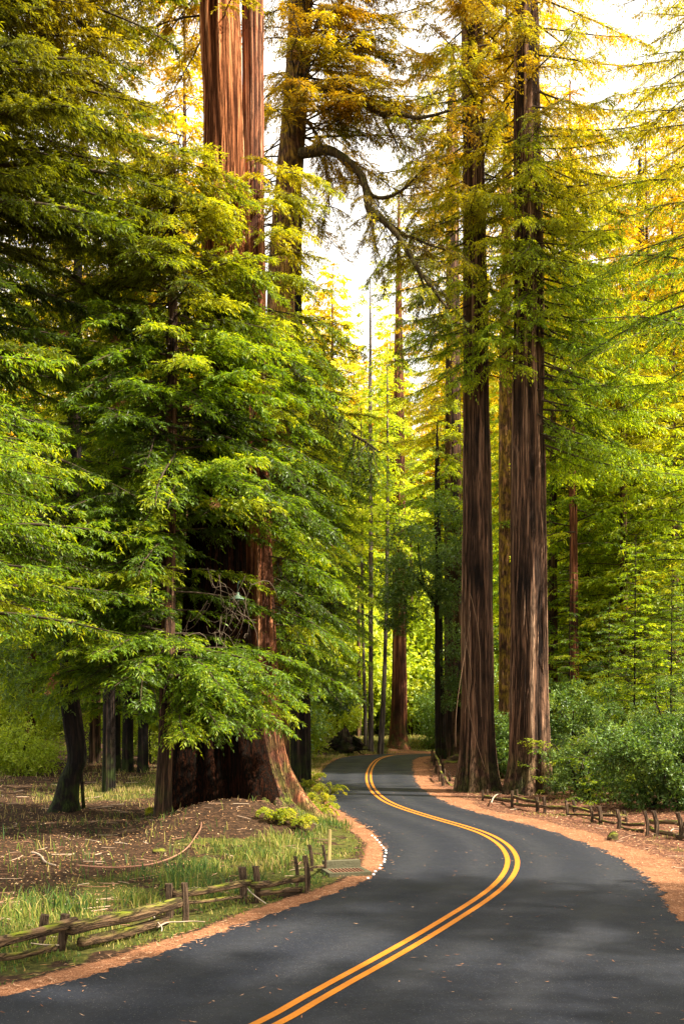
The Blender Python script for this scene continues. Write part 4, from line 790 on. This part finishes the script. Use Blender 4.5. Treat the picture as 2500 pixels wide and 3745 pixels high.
# broadleaf understory
def bush_proto(mat, seed, tint=.5, leaf=(.30, .13)):
    return broadleaf('understory_tree', 'x', 'tree', (0, 0, 0), [([[0, 0, -.3], [.2, 0, 2], [0, .1, 4.5]], .14)], balls_in((0, 0, 4.2), (3.2, 3.0, 3.6), 46, 1.15, seed), mat, n_per=34, leaf=leaf, seed=seed, tint=tint)
BP = [bush_proto('yshrub', 401), bush_proto('yshrub', 402, .65), bush_proto('bay', 403, .6)]
# unseen trees added beyond the right edge beside the camera to shade the near road
for X_, Y_, k, s, lb in [(13.5, 7, 0, 1.0, 'unseen tall conifer added for shade beyond the right edge beside the camera'), (12, -2, 1, 1.1, 'unseen conifer added for shade behind the camera on the right of the road'), (17.5, 14.5, 1, 1.05, 'unseen conifer added for shade beyond the right edge past the fence end'), (20, 2, 0, 1.1, 'unseen second-row conifer added for shade beyond the right edge')]:
    place(MIDP, k, X_, Y_, s, lb, 'conifers in the right-hand wood')
for Z_, cnt, s0 in [(96, 11, .7), (108, 14, .9), (124, 15, 1.0), (145, 16, 1.2)]:
    for q in range(cnt):
        f = (q+g.uniform(.2, .8))/cnt; X_ = (-.38+.76*f)*Z_; Yy = Z_+g.uniform(-3, 3); k = int(g.choice([0, 1, 1, 2])); xd = (X_/Yy*F+1250)/D
        if 600 < xd < 960 and Z_ < 100: continue
        if 760 < xd < 1060: k = 1
        place(BP, k, X_, Yy, s0*g.uniform(.8, 1.2), 'leafy yellow-green understory tree in the far wood', 'understory trees of the far wood')
for x, Z_, k, s, lb in [(640,66,2,.75,'dark bay bush right of the twin redwood'), (690,74,0,.55,'bright bush left of the bright clearing'), (775,90,1,.7,'bright bush behind the uprooted stump'), (790,100,1,1.7,'tall leafy tree behind the thin pale trunks of the far bank'), (865,107,0,1.9,'tall leafy tree behind the grey pole-like trunk'), (958,104,1,1.8,'bright leafy tree right of the stout redwood on the far bank'), (1230,66,1,.7,'bright bush behind the right great redwood'), (1350,70,0,.8,'bright bush at the foot of the slender redwood'), (1440,74,1,.9,'bright bush below the far dark redwood'), (1530,70,2,.8,'dark bush by the red-barked trunk'), (1290,74,2,1.0,'dark bush left of the slender redwood'),(1010,92,2,.7,'grey-green shrub where the road disappears'), (1060,100,2,1.0,'dark bush beyond the clustered redwoods'), (1120,84,1,.8,'bright bush left of the mottled trunk')]:
    place(BP, k, (x*D-1250)*Z_/F, Z_, s, lb, 'bushes under the near wood')

# ================================================================== FENCES AND SMALL THINGS
M['post'] = bark_mat('weathered_post', (.02, .014, .010), (.12, .075, .045), (.28, .20, .13), (.13, .15, .010), .4, vs=2.2, mossz=(2, 3))
M['rail'] = bark_mat('mossy_rail', (.025, .017, .010), (.14, .085, .045), (.30, .19, .11), (.17, .20, .010), .95, vs=1.6, mossz=(2, 3), sc=(1.6, 1.6, 16))
def moss_up(mat):   # moss grows on what faces the sky
    n = mat.node_tree; geo = next(q for q in n.nodes if q.bl_idname == 'ShaderNodeNewGeometry'); sx = N(n, 'SeparateXYZ'); n.links.new(geo.outputs['Normal'], sx.inputs[0])
    for q in n.nodes:
        if q.bl_idname == 'ShaderNodeMapRange' and q.inputs[1].default_value == 2 and q.inputs[2].default_value == 3:
            n.links.new(sx.outputs['Z'], q.inputs[0]); q.inputs[1].default_value = .0; q.inputs[2].default_value = .8
moss_up(M['rail']); moss_up(M['mosslimb'])
def plank(P0, P1, wd, ht, g, round_=.25, bow=.02, n=10):
    """split timber between two points: squarish uneven section"""
    P0, P1 = np.array(P0, float), np.array(P1, float); T = nrm(P1-P0); t = np.linspace(0, 1, n); up = UP if abs(T[2]) < .8 else np.array([0, -1., 0])
    A = nrm(np.cross(T, up)); B = np.cross(A, T); m = 10; th = np.arange(m)*2*math.pi/m
    ca = np.sign(np.cos(th))*np.abs(np.cos(th))**(.55); sa = np.sign(np.sin(th))*np.abs(np.sin(th))**(.55); V = []
    for k, q in enumerate(t):
        c_ = P0+(P1-P0)*q + A*bow*math.sin(q*3.1)*g + B*.01*math.sin(q*7+g); s_ = 1+.05*math.sin(q*9+g*3)
        j_ = 1+.08*(noise(th*1.3+g*9, q*3+0*th)-.5)
        V.append(c_ + (ca*j_*wd*.5*s_)[:, None]*A + (sa*j_*ht*.5*s_)[:, None]*B)
    V = np.vstack(V+[P0[None], P1[None]]); i, j = np.meshgrid(np.arange(n-1), np.arange(m), indexing='ij'); k = (j+1) % m
    Fq = np.stack([i*m+j, i*m+k, (i+1)*m+k, (i+1)*m+j], -1).reshape(-1, 4); jj = np.arange(m); kk = (jj+1) % m; c0 = n*m
    F3 = np.vstack([np.stack([kk, jj, jj*0+c0], -1), np.stack([(n-1)*m+jj, (n-1)*m+kk, jj*0+c0+1], -1)])
    return V, Fq, F3
def fence(name, label, posts, rails, box, sx, ox, oy):
    """posts: (x_top, y_top, x_base, y_base, width px); rails: (x0,y0,x1,y1,thickness px, depth key posts)"""
    fx = lambda x: ox+x*sx; fy = lambda y: oy+y*sx
    root = None
    for i, (xt, yt, xb, yb, wd) in enumerate(posts):
        b = hit(fx(xb), fy(yb)); top = at(fx(xt), fy(yt), b[1])
        if root is None: root = empty(name, b, label, 'fence')
        r = wd*sx*b[1]/F; V, F4, F3 = plank(b-[0, 0, .25], top, r, r, .3+i*.37, n=6)
        mesh_obj('post', V, [F4, F3], M['post'], root, tint=np.full(len(V), .35), smooth=False)
    for i, (x0, y0, Za, x1, y1, Zb, th_) in enumerate(rails):
        a, b = at(fx(x0), fy(y0), Za), at(fx(x1), fy(y1), Zb); r = th_*sx*(Za+Zb)/2/F
        V, F4, F3 = plank(a, b, r*.95, r, .2+i*.61, n=14); mesh_obj('rail', V, [F4, F3], M['rail'], root, tint=np.full(len(V), .35), smooth=True)
    return root
# near left fence (coordinates read from the lower left quarter)
fence('split_rail_fence', 'mossy split-rail fence sagging through the grass along the left verge', [
    (208,1060,172,1200,38), (302,1058,262,1222,42), (775,918,772,1075,36), (846,914,845,1096,30), (1110,842,1106,985,36), (1172,838,1170,1000,30), (1353,793,1352,930,17), (1398,790,1397,962,26), (1418,740,1416,860,17), (1479,740,1476,865,13)], [
    (-60,1206,14.0,345,1093,15.5,45), (322,1128,15.3,822,1008,17.35,54), (370,1190,15.45,760,1088,17.2,45), (-40,1262,14.2,250,1215,15.3,32), (800,968,18.0,1152,912,19.6,32), (860,1002,18.0,1112,978,19.4,16), (1160,925,19.3,1388,890,20.7,32), (1190,960,19.4,1384,938,20.6,24), (1400,848,21.6,1482,832,23.4,12)], None, .797, 0, 2500)
b = hit(1202, 3172); t_ = at(1206, 3034, b[1]); stake = empty('survey_stake', b, 'tall pale new wooden stake standing in the grass past the end of the left fence', 'stake')
mb = MB(); V, F4, F3 = plank(b-[0, 0, .2], t_, .07, .035, .2, bow=.0, n=4); mesh_obj('stake', V, [F4, F3], tint_mat('new_lath', [(0, (.42, .32, .12)), (1, (.48, .36, .16))]), stake, tint=np.full(len(V), .5))
# right fence
Zq = [41.7, 38.6, 36.5, 36.2, 33.8, 32.2, 30.2, 29.2]
fence('split_rail_fence', 'mossy zigzag split-rail fence running from the great redwoods to the right edge', [
    (284,505,284,572,15), (314,500,314,560,12), (472,508,468,610,21), (502,500,500,592,14), (628,550,628,642,22), (672,545,673,652,20), (813,570,815,668,19), (859,568,858,648,22), (966,605,971,714,18), (1022,607,1022,718,27), (1138,627,1136,750,25), (1181,633,1180,708,18), (1314,637,1312,797,22), (1371,637,1368,802,29), (1524,648,1526,818,30)], [
    (292,547,41.4,468,573,39.0,21), (478,548,38.6,640,584,36.9,20), (474,592,38.6,622,608,37,19), (640,606,37,812,619,35.6,20), (700,658,36.5,812,664,35.6,12), (832,600,36.6,985,643,34.8,16), (822,656,35.6,985,665,34.2,14), (840,680,35.4,960,694,34,14), (985,662,34.2,1138,664,33,20), (988,676,34,1128,714,32.4,15), (1140,670,33,1190,672,34,20), (1160,715,32.2,1310,726,30.8,20), (1165,742,32.2,1305,768,30.8,22), (1332,700,31,1520,712,29.9,27), (1350,745,30.6,1515,790,29.6,26), (1530,716,29.7,1660,724,28.4,26), (1520,792,29.5,1660,815,28.2,24)], None, .574, 1600, 2600)
# short mossy fence at the bend
fence('split_rail_fence', 'short collapsing fence bright with moss beside the road bend, left of the great redwoods', [
    (248,290,246,430,26), (272,325,270,468,34), (292,470,278,560,34), (332,470,330,655,34), (364,435,362,560,34), (360,566,362,702,40), (388,505,386,600,16), (437,560,437,652,34), (335,355,338,440,18)], [
    (275,338,67,330,425,61,24), (318,410,62,342,480,56,24), (392,600,52.5,478,722,49.5,26), (405,720,49.6,488,742,48.8,26), (340,480,55,366,570,51,20)], None, .319, 1500, 2650)
# storm drain in the crook of the left verge
b = hit(1265, 3196); dr_ = empty('storm_drain', b, 'rusty storm drain grate with a mossy concrete kerb in the crook of the left verge', 'drain')
CON = tint_mat('mossy_concrete', [(0, (.04, .04, .02)), (.5, (.09, .085, .05)), (1, (.15, .14, .10))], bump=.5); RUST = tint_mat('rusty_iron', [(0, (.05, .03, .02)), (1, (.20, .10, .06))], bump=.3)
def box(c, s, rz=0):
    V = np.array([[x, y, z] for x in (-.5, .5) for y in (-.5, .5) for z in (-.5, .5)])*np.array(s); ca, sa = math.cos(rz), math.sin(rz)
    V = np.stack([V[:, 0]*ca-V[:, 1]*sa, V[:, 0]*sa+V[:, 1]*ca, V[:, 2]], 1)+np.array(c); return V, np.array([[0, 1, 3, 2], [4, 6, 7, 5], [0, 4, 5, 1], [2, 3, 7, 6], [0, 2, 6, 4], [1, 5, 7, 3]])
rz = .25; zt = b[2]+.06; mb = MB()
for dx, dy, sx_, sy_ in ((0, .33, .9, .10), (0, -.33, .9, .10), (-.4, 0, .10, .56), (.4, 0, .10, .56)):
    mb.add(*box((b[0]+dx*math.cos(rz)-dy*math.sin(rz), b[1]+dx*math.sin(rz)+dy*math.cos(rz), zt-.09), (sx_, sy_, .22), rz), .4)
mb.build('kerb_frame', CON, dr_, smooth=False); mb = MB(); mb.add(*box((b[0]-.1, b[1]+.62, zt+.06), (.8, .2, .16), rz+.05), .5); mb.build('headwall', CON, dr_, smooth=False)
for k in range(9):
    dx = -.31+k*.078; mb = MB(); mb.add(*box((b[0]+dx*math.cos(rz), b[1]+dx*math.sin(rz), zt), (.035, .56, .04), rz), .6); mb.build('grate_bar', RUST, dr_, smooth=False)
# white studs round the inside of the bend
WH = tint_mat('white_stud', [(0, (.75, .75, .74)), (1, (.82, .82, .80))], rough=.5)
for i, (x, y) in enumerate([(1252,357),(1276,374),(1293,392),(1313,414),(1328,437),(1347,457),(1365,478),(1367,498),(1357,526),(1355,553),(1352,572),(1325,600),(1315,625),(1280,650),(1265,676),(1220,706)]):
    px, py = 800+x*.4464, 2900+y*.4464; Z_ = CAM_H*F/(py-HZ); X_ = (px-1250)*Z_/F; V, Fq = lathe([(.0, .030), (.014, .029), (.026, .020), (.032, .008), (.034, .0)], (X_, Z_, .014), 12)
    tag(mesh_obj('road_stud', V, Fq, WH, tint=np.full(len(V), .5), smooth=True), 'one of the small white studs dotting the road edge round the inside of the bend', 'road stud', 'white studs along the inside of the bend')
# long curved fallen branch and its offshoots
def ground_branch(name, label, pts, r0, r1, lift=.05, sx=.51, ox=0, oy=2900, tn=.8, mat=None):
    P = catmull([hit(ox+x*sx, oy+y*sx)+[0, 0, lift] for x, y in pts], 6); t = np.linspace(0, 1, len(P)); mb = MB(); mb.tube(P, r0*(1-t)+r1*t, 7, t=tn)
    return tag(mb.build(name, mat or BR), label, 'branch')
BR = tint_mat('peeled_branch', [(0, (.12, .06, .04)), (.6, (.26, .13, .085)), (1, (.42, .34, .26))], bump=.2)
ground_branch('fallen_branch', 'long thin fallen branch sweeping in a curve from the mound across the brown floor', [(550,556),(700,566),(850,569),(1000,557),(1120,537),(1240,492),(1335,432),(1405,355),(1443,262),(1432,165),(1395,92)], .022, .012, .10, tn=.6)
ground_branch('fallen_branch', 'short pale kinked branch lying left of the long curved one', [(228,443),(262,449),(295,468),(318,503),(350,522),(400,536)], .026, .016, .05, tn=.95)
ground_branch('fallen_branch', 'white stick leaning in the grass between the posts of the left fence', [(180,780),(230,850),(300,920),(385,982)], .014, .009, .16, sx=.4464, ox=800, tn=1.)
ground_branch('fallen_branch', 'pale forked dead branch lying at the roadside below the left fence', [(1105,950),(1130,990),(1160,1030),(1160,1060)], .012, .008, .14, tn=1.)
ground_branch('fallen_branch', 'dead branch on the gravel edge beside the second post of the left fence', [(1130,1010),(1200,975),(1290,970),(1380,965),(1470,970)], .012, .006, .10, tn=.9)
ground_branch('fallen_branch', 'curved bare stick propped on the near end of the right fence', [(340,612),(356,575),(380,556),(405,552)], .030, .018, .15, sx=.574, ox=1600, oy=2600, tn=.9)
ground_branch('fallen_branch', 'pale arched twig beside the last post of the right fence', [(1480,790),(1500,775),(1540,780),(1568,800)], .016, .010, .10, sx=.574, ox=1600, oy=2600, tn=1.)
# mossy log and stones
a, b_ = hit(70, 2756), hit(215, 2766); lg = MB(); lg.tube([a+[-2, .3, .2], a+[0, 0, .22], b_+[0, 0, .20]], [.2, .21, .18], 12, t=.35); tag(lg.build('mossy_log', M['rail']), 'fallen log topped with bright moss at the back of the brown floor, far left', 'log')
c = hit(583, 3116); o = lump('mossy_stone', c, (.17, .14, .10), M['rail'], None, 3, .2); tag(o, 'small round stone covered in yellow-green moss on the brown floor', 'stone')
c = hit(2240, 3072); o = lump('mossy_stump', c+[0, 0, .05], (.13, .12, .16), M['rail'], None, 6, .5); tag(o, 'tiny mossy stump on the orange verge before the right fence', 'stump')
c = hit(1668, 2790); o = lump('mossy_root', c, (.9, .7, .55), M['rail'], None, 8, .4); tag(o, 'bright mossy root hump left of the left great redwood', 'root')
# ferns at the foot of the twin redwood
FM = leaf_mat('fern_fronds', [(0, (.10, .14, .01)), (.5, (.26, .34, .02)), (1, (.50, .48, .05))], warm_glow=None)
for i, (x, y, s, lb) in enumerate([(1180,2945,.6,'fern between the root flare and the asphalt, halfway down the verge'), (1090,3030,.5,'fern at the front of the verge below the twin redwood roots'), (1150,2860,.6,'farthest fern on the bank behind the twin redwood'), (1205,2915,.75,'yellow-green fern clump on the root flare nearest the road'), (1165,2985,.65,'fern clump low on the verge below the root flare'), (1010,3010,.5,'small fern at the right foot of the twin redwood'), (575,2985,.35,'small fern before the slim redwood'), (1110,2890,.6,'fern high on the root flare of the twin redwood')]):
    c = hit(x, y); g_ = np.random.default_rng(500+i); n_ = 22; a = g_.uniform(0, 6.28, n_); S = np.repeat(c[None], n_, 0)+UP*.02; E = S+np.stack([np.cos(a)*s, np.sin(a)*s, g_.uniform(.1, .6, n_)*s], 1)
    P = [sprays(S, E, seed=i, sp=.035, tw=.05, leaf=(.07, .022), bl=.14, arch=.35, base=.6, wood=.006, twigs=False)]; rt = empty('fern', c, lb, 'fern'); add_leaves('fronds', P, FM, rt); add_wood('stalks', P, M['twig'], rt)
